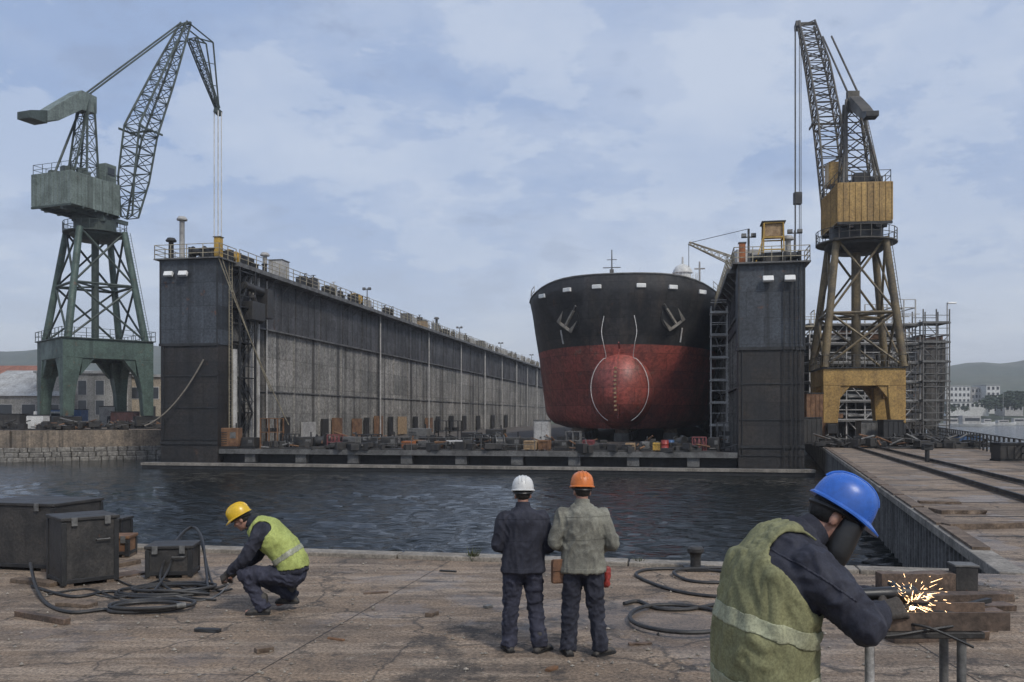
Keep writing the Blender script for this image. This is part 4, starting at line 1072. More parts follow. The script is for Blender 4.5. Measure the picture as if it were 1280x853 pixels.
# small jib crane on the right dock wall
cpos = dock_w(DW+2.2,24,ZR+.05)
t = thing('dock_crane','small pale jib crane leaning out over the ship from the right dock wall','crane',cpos,0)
m_ = MB(); m_.lathe([(.8,0),(.7,.3),(.55,.4),(.5,3.0),(.8,3.05),(.8,3.4)],n=14); m_.build('pedestal', M_light, t, True)
m_ = MB(); m_.bb(-1.0,-1.0,3.4,1.4,1.0,5.2); m_.build('cabin', M_light, t, bevel=.05)
jm_ = MB(); A0 = V((-.6,0,4.0)); tip = at(861,304,cpos.y+1)-cpos; dj = tip-A0; nrm = V((-dj.z,0,dj.x)).normalized()
for sy in (-.35,.35):
    for sn in (-1,1): jm_.tube(A0+V((0,sy,0))+nrm*.4*sn, tip+V((0,sy*.3,0))+nrm*.12*sn,.07,.05)
for k in range(14):
    u0, u1 = k/14,(k+1)/14; s0 = .4-.28*u0; s1 = .4-.28*u1
    for sy in (-.35,.35):
        sgn = 1 if k%2 else -1
        jm_.tube(A0+dj*u0+V((0,sy*(1-.7*u0),0))+nrm*s0*sgn, A0+dj*u1+V((0,sy*(1-.7*u1),0))-nrm*s1*sgn,.035)
jm_.build('boom', M_rail, t)
m_ = MB(); m_.bar(V((.4,0,5.2)),V((.4,0,7.4)),.18); m_.tube(V((.4,0,7.4)),tip,.03); m_.tube(tip,tip-V((0,0,2.4)),.03); m_.build('stay', M_dark, t)

# ================================================================ the ship
SX, SY = 30.95, 22.0
ship = thing('cargo_ship','big black and red ship in dry dock seen bow on','ship',dock_w(SX,SY,0),-DA)
ZK = 1.05; HB = 10.3; ZC = 9.6
def ztop(y): return 14.75+1.75*math.exp(-((max(0,y))/5.0)**2)
def hb(y, z):
    t = min(1,max(0,(z-ZK)/(15.0-ZK)))
    y0 = 3.6*(1-t)**1.1
    Le = 15.5-6.0*t**1.3
    p = 2.0; qq = 1.6+.55*t
    u = (y-y0)/Le
    if u <= 0: return 0.0
    u = min(1,u); f = (1-(1-u)**p)**(1/qq)
    B = HB-.45*(1-t**1.5)+.12*t**4
    bil = 1.0
    if z < ZK+2.2: bil = math.sqrt(max(0,1-((ZK+2.2-z)/2.2)**2))*.25+.75
    return B*f*bil
ys = [0,.05,.2,.5,.9,1.4,2,2.7,3.5,4.4,5.4,6.5,8,10,12.5,15.5,19,23,28,40,70,110,140]
nzv = 26
def hull_side(zfun0, zfun1, n):
    rows = []
    for k in range(n+1):
        u = k/n; row = []
        for y in ys:
            z = zfun0(y)+(zfun1(y)-zfun0(y))*u; t = min(1,max(0,(z-ZK)/(15.0-ZK)))
            y0 = 3.6*(1-t)**1.1; yy = y+y0*math.exp(-y/14.0)
            row.append((hb(yy,z),yy,z))
        rows.append(row)
    return rows
def hull_mesh(name, f0, f1, n, mat):
    m_ = MB(); rows = hull_side(f0,f1,n); nx = len(ys)
    for s in (1,-1):
        vs = [(s*p[0],p[1],p[2]) for r in rows for p in r]
        fs = []
        for k in range(n):
            for i in range(nx-1):
                q4 = (k*nx+i,k*nx+i+1,(k+1)*nx+i+1,(k+1)*nx+i); fs.append(q4 if s>0 else q4[::-1])
        m_.add(vs,fs)
    o = m_.build(name, mat, ship, fix=False); o.data.polygons.foreach_set('use_smooth',[True]*len(o.data.polygons)); return o
M_hullb = wm('ship black', (.020,.020,.022), (.038,.036,.035), rough=.5, scale=.35, streak=.8, streakc=(.055,.045,.038), rust=.22, rustc=(.075,.042,.026), fine=3, grit=.45, bump=.08, seam=(0,3.1,1.75))
M_hullr = wm('ship antifouling red', (.31,.072,.055), (.20,.058,.047), rough=.55, scale=.3, streak=.55, streakc=(.15,.055,.042), rust=.38, rustc=(.22,.13,.10), fine=3, grit=.5, bump=.08, seam=(0,3.1,1.75))
zc = lambda y: ZC-.35*min(1,y/16)
hb_ = hull_mesh('hull_topsides', zc, ztop, 16, M_hullb)
hr_ = hull_mesh('hull_bottom', lambda y: ZK, zc, 18, M_hullr)
m_ = MB(); rows = hull_side(lambda y: ZK, lambda y: ztop(y)-1.1, 1)
vs = [(p[0],p[1],p[2]) for p in rows[1]]+[(-p[0],p[1],p[2]) for p in rows[1][::-1]]; m_.add(vs,[tuple(range(len(vs)))]); m_.build('foredeck', M_maroon, ship)
m_ = MB(); vs = [(p[0],p[1],p[2]) for p in rows[0]]+[(-p[0],p[1],p[2]) for p in rows[0][::-1]]; m_.add(vs,[tuple(range(len(vs)))]); m_.build('keel_plate', M_hullr, ship)
# rail cap along the bulwark
m_ = MB(); rows = hull_side(lambda y: ZK, ztop, 1)
for s in (1,-1): MB().path([(s*p[0],p[1],p[2]+.03) for p in rows[1]], .10, 6).build('bulwark_cap', M_mid, ship)
# bulb
BC, BR = V((0,3.9,5.2)), (3.4,4.1,4.2)
m_ = MB(); m_.ell(BC,BR,n=32,m=22); m_.ell(BC+V((0,3.2,1.0)),(4.2,5.0,4.0),n=24,m=16)
bulb = organic('bulbous_bow', m_, M_hullr, ship, .2, 14)
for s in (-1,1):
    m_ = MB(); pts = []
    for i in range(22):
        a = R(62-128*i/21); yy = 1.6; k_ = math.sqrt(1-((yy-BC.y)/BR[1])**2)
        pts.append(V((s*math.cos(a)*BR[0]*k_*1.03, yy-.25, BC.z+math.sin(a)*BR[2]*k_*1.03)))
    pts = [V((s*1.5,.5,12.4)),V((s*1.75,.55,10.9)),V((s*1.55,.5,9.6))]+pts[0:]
    m_.path(catmull(pts,4), .036, 6); m_.build('bulb_outline', M_chalk, ship, True)  # thin white tubes following the bulb's edge and running up the bow
m_ = MB(); m_.path([(0,-.02+2.6*0+0.0,9.7),(0,.9,9.1),(0,-.9,8.0),(0,-1.9,6.8),(0,-2.28,5.2),(0,-1.9,3.6),(0,-1.0,2.2)],.075,6); m_.build('stem_bar', M_hullr, ship, True)
# draught marks beside the stem
m_ = MB()
for k in range(11):
    z = 3.0+.42*k; ky = BC.y-BR[1]*math.sqrt(max(0,1-((z-BC.z)/BR[2])**2-(.35/BR[0])**2)); MB().box((-.35,ky-.04,z),(.26,.05,.18)).build('draught_mark', M_tan, ship)
def hull_y(x, z):
    lo, hi = 0, 30
    for _ in range(40):
        mid = (lo+hi)/2
        if hb(mid,z) < abs(x): lo = mid
        else: hi = mid
    return lo
# anchors in recessed pockets
for s in (-1,1):
    x, z = s*5.1, 12.3; y = hull_y(x,z); nrm = V((s*.45,-1,-.25)).normalized(); c = V((x,y,z))+nrm*.12
    a, b = MB().frame_of(nrm); T = Matrix.Rotation(R(s*38),4,nrm)
    m_ = MB(); m_.tube(V((x,y,z))-nrm*.35, V((x,y,z))+nrm*.14, 1.15, n=20); po_ = m_.build('hawse_pocket', M_dark, ship)
    dn = (T @ (-V((0,0,1)) - nrm*nrm.dot(-V((0,0,1))))).normalized(); sd_ = dn.cross(nrm).normalized(); c = c+nrm*.16
    m_ = MB(); m_.bar(c-dn*1.1, c+dn*.9, .24,.2); m_.bar(c+dn*.9-sd_*.85, c+dn*.9+sd_*.85, .3,.26)
    for q_ in (-1,1): m_.add([c+dn*.95+sd_*q_*.6, c+dn*.95+sd_*q_*1.0, c-dn*.55+sd_*q_*.95+nrm*.25, c+dn*.95+sd_*q_*.6+nrm*.2, c+dn*.95+sd_*q_*1.0+nrm*.2],[(0,1,2),(3,2,4),(0,3,4,1),(0,2,3),(1,4,2)])
    m_.build('anchor', M_conc, ship)
    m_ = MB(); m_.path(sag(c-dn*1.1,c-dn*1.7+nrm*.05,-.1,5),.09,6); m_.build('chain', M_mid, ship)
    # white draught stripes
    x2, z2 = s*6.2, 10.4; m_ = MB(); p0 = V((s*6.2,hull_y(6.2,11.4)-.12,11.3)); p1 = V((s*6.0,hull_y(6.0,9.9)-.12,9.9)); m_.bar(p0,p1,.13,.1); m_.build('hull_mark', M_chalk, ship)
    for xx, dz in ((2.2,-.45),(5.3,-.55),(8.2,-.8)):
        z3 = 16.0+dz; yy = hull_y(xx,z3); m_ = MB(); m_.box((s*xx,yy-.02,z3-.25),(.95,.3,.42),rz=s*math.atan(xx/9)); m_.build('fairlead', M_lamp, ship, bevel=.06)
# small mast and rails on the forecastle, white mast house aft
m_ = MB(); m_.tube((-.8,1.6,15.3),(-.8,1.6,19.2),.10,.05); m_.bar((-1.7,1.6,17.4),(.1,1.6,17.4),.08); m_.bar((-1.3,1.6,18.2),(-.3,1.6,18.2),.06); m_.box((-.8,1.5,17.0),(.4,.3,.4)); m_.build('foremast', M_mid, ship)
m_ = MB(); m_.lathe([(1.35,14.6),(1.3,17.6),(1.7,17.65),(1.7,17.85),(1.0,17.9),(.95,18.7),(1.15,18.75),(1.1,19.0),(.8,19.5),(.3,19.75),(.12,19.8),(.1,20.6),(.02,20.65)],c=(6.3,15,0),n=20); m_.build('mast_house', M_white, ship, True)
m_ = MB()
for k in range(24): a = 2*PI*k/24; m_.bar((6.3+1.65*math.cos(a),15+1.65*math.sin(a),17.85),(6.3+1.65*math.cos(a),15+1.65*math.sin(a),18.7),.05)
m_.bb(5.0,17.5,15,9.4,19.5,17.4); m_.build('white_house', M_white, ship)
m_ = MB(); m_.tube((8.2,15,14.6),(8.2,15,20),.13,.1); m_.box((8.2,15,19.2),(1.2,.15,.15)); m_.build('post_mast', M_light, ship)
m_ = MB(); P = [(p[0],p[1],p[2]) for p in rows[1] if 4.5<p[1]<60]
for s in (-1,1):
    m_ = MB()
    for (a,b) in zip(P[:-1],P[1:]):
        A_, B_ = V((s*(a[0]-.1),a[1],a[2])),V((s*(b[0]-.1),b[1],b[2])); n = max(1,int((B_-A_).length/1.4))
        for k in range(n): q_ = A_.lerp(B_,k/n); m_.bar(q_,q_+V((0,0,1.0)),.06)
        for z in (.5,1.0): m_.bar(A_+V((0,0,z)),B_+V((0,0,z)),.05)
    m_.build('deck_railing', M_light, ship)
# keel blocks
blk = None
for k, (x,y) in enumerate([(0,5+4*i) for i in range(6)]+[(-5,9+5*i) for i in range(4)]+[(5,9+5*i) for i in range(4)]):
    if blk is None:
        blk = thing('keel_block','dark timber topped block under the ship\'s keel','keel block',dock_w(SX+x,SY+y,ZD),-DA,'keel blocks under the ship')
        m_ = MB(); m_.bb(-.8,-.6,0,.8,.6,.85); m_.build('concrete_base', M_mid, blk, bevel=.04); m_ = MB(); m_.bb(-.7,-.55,.853,.7,.55,1.30); m_.build('timber_cap', M_timber, blk, bevel=.03)
    else: dup(blk, dock_w(SX+x,SY+y,ZD), -DA)

# scaffold stair beside the ship, against the right wall
def scaffold_tower(mb_, x0, x1, y0, y1, z0, z1, nx, ny, lift, r=.05, brace=True, pl=None):
    xs = [x0+(x1-x0)*i/nx for i in range(nx+1)]; yv = [y0+(y1-y0)*i/ny for i in range(ny+1)]
    for x in xs:
        for y in yv: mb_.bar((x,y,z0),(x,y,z1),r*1.6)
    z = z0+lift; k = 0
    while z <= z1:
        for y in yv: mb_.bar((x0,y,z),(x1,y,z),r*1.4); mb_.bar((x0,y,z+.5*lift),(x1,y,z+.5*lift),r)
        for x in xs: mb_.bar((x,y0,z),(x,y1,z),r*1.4)
        if brace:
            for i in range(nx):
                if (i+k)%2==0:
                    a, b = (xs[i],xs[i+1]) if k%2 else (xs[i+1],xs[i]); mb_.bar((a,y0,z-lift),(b,y0,z),r)
        if pl is not None: pl.bb(x0-.1,y0-.1,z-.16,x1+.1,y1+.1,z-.06)
        z += lift; k += 1
y_s = 12.0; xl = dock_x(889,y_s); xr = dock_x(917,y_s)
t = thing('scaffold_stair','narrow white scaffold tower with ladders between the ship and the right dock wall','scaffold',dock_w(0,0,ZD),-DA)
m_ = MB(); p_ = MB(); zs1 = CH+(HY-383)/F*(dock_w(xl,y_s,0).y)-ZD
xr = min(xr, DW-.1)
scaffold_tower(m_, xl, xr, y_s, y_s+1.6, 0, zs1, 1, 1, 1.95, .055, False, p_)
m_.build('standards', M_light, t); p_.build('platform', M_light, t)
m_ = MB(); k = 0; z = 0
while z < zs1-2:
    a, b = (xl+.3,xr-.3) if k%2 else (xr-.3,xl+.3)
    for yy in (y_s+.5,y_s+1.0): m_.bar((a,yy,z),(b,yy,z+1.85),.06)
    z += 1.95; k += 1
m_.build('ladder', M_mid, t)
# ================================================================ deck clutter on the dock floor
def citem(name, label, cat, px, s, rz=0, z=None, group=None):
    x = dock_x(px,s); return thing(name, label, cat, dock_w(x,s,ZD if z is None else z), -DA+rz, group)
def crate(label, px, s, sz, mat, rz=0):
    t = citem('crate', label, 'crate', px, s, rz+random.uniform(-.25,.25)); w_,d_,h_ = [q*random.uniform(.8,.95) for q in sz]
    m_ = MB(); m_.bb(-w_/2,-d_/2,.1,w_/2,d_/2,h_); m_.build('body', mat, t, bevel=.02)
    for sy in (-1,1):
        m_ = MB()
        for sx in (-1,0,1): m_.box((sx*(w_/2-.04),sy*(d_/2+.015),h_/2+.05),(.09,.05,h_-.12))
        for z in (.16,h_-.07): m_.box((0,sy*(d_/2+.045),z),(w_,.04,.1))
        m_.build('battens', mat, t)
    for sx in (-.35,.35): MB().bb(sx*w_-.06,-d_/2,0,sx*w_+.06,d_/2,.1).build('skid', M_timber, t)
    return t
def genset(label, px, s, sz, mat, rz=0):
    t = citem('generator', label, 'generator', px, s, rz+random.uniform(-.3,.3)); w_,d_,h_ = [q*random.uniform(.72,.92) for q in sz]
    m_ = MB(); m_.bb(-w_/2,-d_/2,.18,w_/2,d_/2,h_); m_.build('housing', mat, t, bevel=.05)
    m_ = MB(); m_.bb(-w_/2-.08,-d_/2-.05,.05,w_/2+.08,d_/2+.05,.18); m_.build('skid', M_dark, t)
    m_ = MB()
    for i in range(6): m_.box((-w_*.25,-d_/2-.01,.4+i*(h_-.6)/6),(w_*.4,.03,.06))
    m_.build('louvre', M_dark, t)
    m_ = MB(); m_.bb(w_*.1,-d_/2-.02,h_*.5,w_*.4,-d_/2-.002,h_*.8); m_.build('panel', M_mid, t)
    m_ = MB(); m_.tube((w_*.3,0,h_),(w_*.3,0,h_+.4),.06); m_.build('exhaust', M_dark, t)
    return t
def drum(label, px, s, mat):
    t = citem('oil_drum', label, 'drum', px, s)
    m_ = MB(); m_.lathe([(.28,0),(.29,.02),(.29,.28),(.305,.30),(.29,.32),(.29,.58),(.305,.6),(.29,.62),(.29,.86),(.28,.88)],n=16); m_.build('barrel', mat, t, True)
    m_ = MB(); m_.lathe([(.265,.86),(.265,.872)],n=16); m_.build('lid', M_dark, t)
def pipes(label, px, s, n, L, r, mat):
    t = citem('pipe_stack', label, 'pipes', px, s, R(random.uniform(-6,6)))
    m_ = MB(); k = 0
    for row in range(3):
        for i in range(n-row): m_.tube((-L/2,(i-(n-row)/2)*2.05*r,.1+r+row*1.75*r),(L/2,(i-(n-row)/2)*2.05*r,.1+r+row*1.75*r),r,n=8)
    m_.build('pipes', mat, t)
    for sx in (-.35,.35): MB().bb(sx*L-.06,-n*r-.1,0,sx*L+.06,n*r+.1,.1).build('bearer', M_timber, t)
def reel(label, px, s, mat):
    t = citem('cable_reel', label, 'cable reel', px, s, R(random.uniform(-30,30)))
    T = Matrix.Translation((0,0,.6)) @ Matrix.Rotation(PI/2,4,'Y')
    m_ = MB(); m_.lathe([(.6,-.35),(.6,-.3),(.02,-.299)],n=18,M=T); m_.lathe([(.02,.299),(.6,.3),(.6,.35)],n=18,M=T); m_.build('flanges', mat, t)
    m_ = MB(); m_.lathe([(.42,-.298),(.42,.298)],n=18,M=T); m_.build('cable', M_rubber, t, True)
def cage(label, px, s, sz, mat):
    t = citem('bottle_cage', label, 'gas cage', px, s); w_,d_,h_ = sz
    m_ = MB()
    for sx in (-1,1):
        for sy in (-1,1): m_.bar((sx*w_/2,sy*d_/2,0),(sx*w_/2,sy*d_/2,h_),.08)
    for z in (.1,h_*.5,h_):
        for sy in (-1,1): m_.bar((-w_/2,sy*d_/2,z),(w_/2,sy*d_/2,z),.07)
        for sx in (-1,1): m_.bar((sx*w_/2,-d_/2,z),(sx*w_/2,d_/2,z),.07)
    m_.build('frame', mat, t); n = int(w_/.3)
    for i in range(n): MB().lathe([(.11,.1),(.11,h_*.8),(.04,h_*.9),(.03,h_*.97)],c=(-w_/2+.18+i*.3,0,0),n=10).build('gas_bottle', mat, t, True)
def frame_rack(label, px, s, sz, mat):
    t = citem('steel_rack', label, 'rack', px, s); w_,d_,h_ = sz; m_ = MB()
    for sx in (-1,0,1):
        for sy in (-1,1): m_.bar((sx*w_/2,sy*d_/2,0),(sx*w_/2,sy*d_/2,h_),.1)
    for z in (.27,h_*.55-.03,h_-.03):
        for sy in (-1,1): m_.bar((-w_/2,sy*d_/2,z),(w_/2,sy*d_/2,z),.07)
        for sx in (-1,0,1): m_.bar((sx*w_/2,-d_/2,z),(sx*w_/2,d_/2,z),.06)
    m_.build('frame', mat, t)
    for z in (.3,h_*.55,h_): MB().bb(-w_/2+.06,-d_/2+.06,z-.05,w_/2-.06,d_/2-.06,z).build('shelf', mat, t); rr = random.Random(int(px))
    for k in range(7): MB().box((rr.uniform(-w_*.4,w_*.4),rr.uniform(-.2,.2)*d_,(.3,h_*.55)[k%2]+.16),(rr.uniform(.2,.5),.4,.3),rz=rr.uniform(-.4,.4)).build('stored_part', M_boxsteel, t)
genset('rusty orange machine housing at the foot of the left dock wall', 288, 1.2, (1.9,1.2,1.9), M_rust)
genset('dark machine box right of the rusty orange housing', 313, 1.5, (1.4,1.1,1.1), M_boxsteel)
frame_rack('tall rusty steel rack before the left dock wall', 340, 2.2, (1.5,1.1,2.5), M_rust)
cage('dark gas bottle cage right of the tall rusty rack', 362, 1.6, (1.3,.8,1.2), M_dark)
genset('dark generator in front of the pale wall panels', 382, 2.0, (1.7,1.0,1.2), M_boxsteel, R(6))
reel('dark cable reel in the clutter before the left wall', 401, 1.8, M_dark)
cage('dull pink gas cage before the left wall', 419, 1.5, (1.0,.8,1.15), M_maroon)
genset('pale grey machine box left of the bright orange box', 440, 1.7, (1.5,1.0,1.1), M_mid)
frame_rack('low dark rack beside the pale grey machine box', 462, 2.4, (1.7,1.0,1.2), M_dark)
genset('dark machine left of the bright orange box', 487, 1.8, (1.6,1.0,1.2), M_boxsteel)
crate('bright orange crate on the dock floor', 511, 1.4, (.95,.9,.85), M_orange)
genset('small grey machine right of the bright orange crate', 530, 1.7, (.95,.8,.95), M_mid)
crate('rust brown crate on the dock floor midway', 552, 1.4, (1.0,.9,.8), M_rust)
pipes('pile of grey pipes right of the rust brown crate', 577, 1.9, 4, 2.4, .12, M_light)
frame_rack('dark open frame left of the tan crates', 603, 1.6, (1.3,.9,1.25), M_dark)
reel('cable reel left of the tan crates', 624, 2.0, M_mid)
genset('dark machine just left of the tan crates', 642, 2.2, (1.3,1,1.3), M_boxsteel, R(-8))
crate('pale tan crate left of the ship', 664, 1.4, (1.05,.9,.95), M_tan)
crate('brown crate against the pale tan one', 681, 1.5, (.95,.9,.95), M_rust)
locker_x = dock_x(678, 6); 
locker('tall pale cabinet behind the tan crates', locker_x, 6, ZD, (1.3,1.0,2.3), M_light)
genset('dark machine right of the brown crate', 701, 1.9, (1.4,1,1.0), M_boxsteel)
frame_rack('grey rack left of the maroon crate', 717, 2.6, (1.1,.9,1.5), M_mid)
crate('maroon crate under the ship\'s left bow', 736, 1.4, (.95,.8,.95), M_maroon)
crate('pale crate under the middle of the bow', 788, 1.4, (.8,.8,.8), M_tan)
genset('grey machine right of the pale crate under the bow', 806, 1.6, (.7,.7,.85), M_mid)
crate('yellow crate under the bow', 821, 1.5, (.65,.7,.75), M_yellow)
drum('red drum right of the yellow crate', 831, 1.2, M_red)
drum('blue drum right of the red drum', 838, 1.5, M_blue)
reel('dark cable reel left of the maroon cage', 850, 2.0, M_dark)
cage('maroon gas bottle cage under the ship\'s right bow', 874, 1.4, (1.0,.8,1.1), M_maroon)
genset('dark machine between the maroon cage and the scaffold stair', 893, 1.7, (1.1,.9,1.4), M_boxsteel)
frame_rack('pale rack at the foot of the scaffold stair', 905, 3.2, (1.0,1.0,2.2), M_mid)
genset('dark machine behind the clutter left of the ship', 590, 9, (2.2,1.2,1.7), M_boxsteel)
genset('mid grey machine far back before the left wall', 525, 13, (2.6,1.4,1.8), M_mid)
pipes('pile of pipes far back before the left wall', 470, 9, 5, 3.0, .13, M_mid)
frame_rack('far rack beside the left dock wall', 560, 20, (2.4,1.4,2.2), M_dark)
genset('far dark machine in the middle of the dock floor', 620, 16, (2.2,1.3,1.9), M_boxsteel)
# railing along the dock floor edge
t = thing('guard_rail','thin grey guard rail along the front edge of the dock floor','railing',dock_w(0,0,ZD),-DA)
m_ = MB(); x = 12.0
while x < 26: m_.bar((x,.5,0),(x,.5,1.0),.05); x += 1.4
for z in (.5,1.0): m_.bar((12,.5,z),(25.9,.5,z),.04)
m_.build('railing', M_mid, t)

# ================================================================ big shipyard cranes
def crane(P):
    base = V(P['base']); D = V((P['D'][0],P['D'][1],0)).normalized(); S = V((D.y,-D.x,0)); Z = V((0,0,1))
    root = thing(P['name'], P['label'], 'crane', base)
    def uz(px, py):
        k = (px-HX)/F; u = (k*base.y-base.x)/(D.x-k*D.y); d = base.y+D.y*u
        return u, CH+(HY-py)*d/F-base.z
    def W(u, v, z): return D*u+S*v+Z*z
    A, HP, BH, TW, FW = P['A'], P['HP'], P['BH'], P['TW'], P['FW']; M1, M2 = P['m1'], P['m2']
    Rp = Matrix.Rotation(P['rp'],3,'Z'); RP = lambda x,y,z: Rp @ V((x,y,z))
    # portal
    m_ = MB()
    for sx,sy in ((-1,-1),(1,-1),(1,1),(-1,1)):
        l = MB(); lo = lambda q,z: [RP(sx*(A-q*a_),sy*(A-q*b_),z) for a_,b_ in ((0,0),(1,0),(1,1),(0,1))]
        l.loft([lo(FW,P['FZ']),lo(FW*1.15,P['FZ']+(HP-BH)*.35),lo(TW,HP-BH)]); l.build('portal_leg', M1, root, bevel=.05)
        b = MB(); c = RP(sx*(A-FW/2),sy*(A-FW/2),0); ax = RP(1,0,0) if P.get('bx',1) else RP(0,1,0)
        b.bar(c+Z*(P['FZ']-.5)-ax*1.5, c+Z*(P['FZ']-.5)+ax*1.5, .8,.9); bo = b.build('bogie', M_dark, root, bevel=.05)
        nb = ax.cross(Z)
        for q in (-1.1,-.4,.4,1.1): MB().tube(c+ax*q+Z*.35-nb*.28, c+ax*q+Z*.35+nb*.28, .33, n=12).build('wheel', M_boxsteel, bo)
    ring_ = [(-A,-A),(A,-A),(A,A),(-A,A)]
    b = MB(); t_ = TW*.55
    for i in range(4):
        x0,y0 = ring_[i]; x1,y1 = ring_[(i+1)%4]; ln = math.hypot(x1-x0,y1-y0); ux,uy = (x1-x0)/ln,(y1-y0)/ln; nx_,ny_ = -uy,ux
        off = 0 if i%2==0 else t_
        a0 = RP(x0+ux*off+nx_*t_/2,y0+uy*off+ny_*t_/2,HP-BH/2); a1 = RP(x1-ux*off+nx_*t_/2,y1-uy*off+ny_*t_/2,HP-BH/2); b.bar(a0,a1,t_,BH-.01)
        # haunches
        for q,dq in ((0,1),(1,-1)):
            px_,py_ = (x0,y0) if q==0 else (x1,y1); ax,ay = ux*dq,uy*dq
            tri = [(TW,0),(TW+P['HN'],0),(TW*.9,-P['HN']*1.5)]
            vs = [RP(px_+ax*u_+nx_*w0,py_+ay*u_+ny_*w0,HP-BH+z_) for w0 in (.12,t_-.12) for u_,z_ in tri]
            b.add(vs,[(0,2,1),(3,4,5),(0,1,4,3),(1,2,5,4),(2,0,3,5)])
    b.build('portal_beam', M1, root, bevel=.03)
    dkm = MB(); dkm.add([RP(x*1.04,y*1.04,HP+dz) for dz in (.005,.12) for x,y in ring_],[(3,2,1,0),(4,5,6,7),(0,1,5,4),(1,2,6,5),(2,3,7,6),(3,0,4,7)]); dkm.build('portal_deck', P['md'], root)
    r = MB()
    for i in range(4):
        a = RP(ring_[i][0]*1.03,ring_[i][1]*1.03,HP+.12); c = RP(ring_[(i+1)%4][0]*1.03,ring_[(i+1)%4][1]*1.03,HP+.12)
        for k in range(9): q = a.lerp(c,k/8); r.bar(q,q+Z*1.1,.06)
        for z in (.55,1.1): r.bar(a+Z*z,c+Z*z,.05)
    r.build('portal_railing', M2, root)
    # tower
    HT, B = P['HT'], P['B']; tl = []
    br = MB(); lv = [HP+.12+(HT-HP-.12)*q for q in P['lv']]
    cor = lambda i,z: (lambda q: RP(ring_[i%4][0]*q,ring_[i%4][1]*q,z))((P['TA']+(B-P['TA'])*(z-HP)/(HT-HP))/A)
    for i in range(4):
        l = MB(); l.tube(cor(i,HP+.12),cor(i,HT),P['TR'],P['TR']*.9,n=12); l.build('tower_leg', P['mt'], root, True)
    for k in range(len(lv)-1):
        for i in range(4):
            z0,z1 = lv[k],lv[k+1]; r_ = P['TR']*.32
            br.tube(cor(i,z0),cor(i+1,z1),r_,n=6); br.tube(cor(i+1,z0),cor(i,z1),r_,n=6)
            if k: br.tube(cor(i,z0),cor(i+1,z0),r_*1.2,n=6)
    for z in lv[1:-1]: br.tube(cor(0,z),cor(2,z),.12,n=6); br.tube(cor(1,z),cor(3,z),.12,n=6)
    br.build('tower_bracing', P['mb'], root)
    cm = MB(); cm.tube((0,0,HP),(0,0,HT),.42,n=12); cm.build('king_post', P['mb'], root, True)
    ladder(root, cor(1,HP)+V((.3,.2,0)), cor(1,HT)+V((.3,.2,0)), RP(1,0,0), .6, M2, 'tower_ladder')
    # slewing ring and gallery
    RR = P['RR']; s_ = MB(); s_.lathe([(RR*.75,HT-1.0),(RR*.95,HT-.5),(RR*.95,HT+.0),(RR*.8,HT+.1),(RR*.8,HT+1.3)],n=28); s_.build('slewing_ring', P['md'], root, True)
    s_ = MB(); s_.lathe([(RR*.96,HT-.25),(RR*1.22,HT-.25),(RR*1.22,HT-.13),(RR*.96,HT-.12)],n=28)
    for k in range(24):
        a = 2*PI*k/24; p = V((math.cos(a)*RR*1.2,math.sin(a)*RR*1.2,HT-.12)); a2 = 2*PI*(k+1)/24; q = V((math.cos(a2)*RR*1.2,math.sin(a2)*RR*1.2,HT-.12))
        s_.bar(p,p+Z*1.1,.06)
        for z in (.55,1.1): s_.bar(p+Z*z,q+Z*z,.05)
    s_.build('gallery', M2, root)
    # machine house
    u0,u1,v0,v1,z0,z1 = P['house']; h = MB()
    vs = [W(u,v,z) for z in (z0,z1) for u,v in ((u0,v0),(u1,v0),(u1,v1),(u0,v1))]
    h.add(vs,[(0,3,2,1),(4,5,6,7),(0,1,5,4),(1,2,6,5),(2,3,7,6),(3,0,4,7)]); ho = h.build('machine_house', P['mh'], root, bevel=.04)
    rb = MB()
    n = 14
    for k in range(n+1):
        u = u0+(u1-u0)*k/n
        for v in (v0-.03,v1+.03): rb.bar(W(u,v,z0+.1),W(u,v,z1-.05),.06)
    n = 9
    for k in range(n+1):
        v = v0+(v1-v0)*k/n
        for u in (u0-.03,u1+.03): rb.bar(W(u,v,z0+.1),W(u,v,z1-.05),.06)
    rb.build('cladding_rib', P['mh'], ho)
    fl = MB()
    for v in (v0*.5,v1*.5): fl.bar(W(u0,v,z0-.25),W(u1+P.get('fx',1.5),v,z0-.25),.4,.46)
    for k in range(5): u = u0+(u1-u0)*k/4; fl.bar(W(u,v0,z0-.12),W(u,v1,z0-.12),.25,.22)
    fl.bar(W(0,0,HT+1.0),W(0,0,z0-.03),RR*1.3,RR*1.3); fl.build('turntable_frame', P['md'], root)
    rr = MB(); cs = [(u0+.1,v0+.1),(u1-.1,v0+.1),(u1-.1,v1-.1),(u0+.1,v1-.1)]
    for i in range(4):
        a = W(*cs[i],z1); c = W(*cs[(i+1)%4],z1)
        for k in range(5): q = a.lerp(c,k/4); rr.bar(q,q+Z*1.05,.05)
        for z in (.5,1.05): rr.bar(a+Z*z,c+Z*z,.045)
    rr.build('roof_railing', M2, ho)
    rq = random.Random(P['seed'])
    for k in range(9):
        u = rq.uniform(u0+.8,u1-.8); v = rq.uniform(v0+.6,v1-.6); s = rq.uniform(.5,1.1); MB().box(W(u,v,z1+s*.45),(s*1.2,s,s*.9),rz=P['rp']).build('roof_machine', P['md'], ho)
    # cab
    cu,cv,cz,cs_ = P['cab']; c = MB(); cc_ = W(cu,cv,cz); rzc = math.atan2(D.y,D.x)
    c.box(cc_,(cs_*1.1,cs_,cs_*1.45),rz=rzc); cab = c.build('cab', P['mh'], root, bevel=.05)
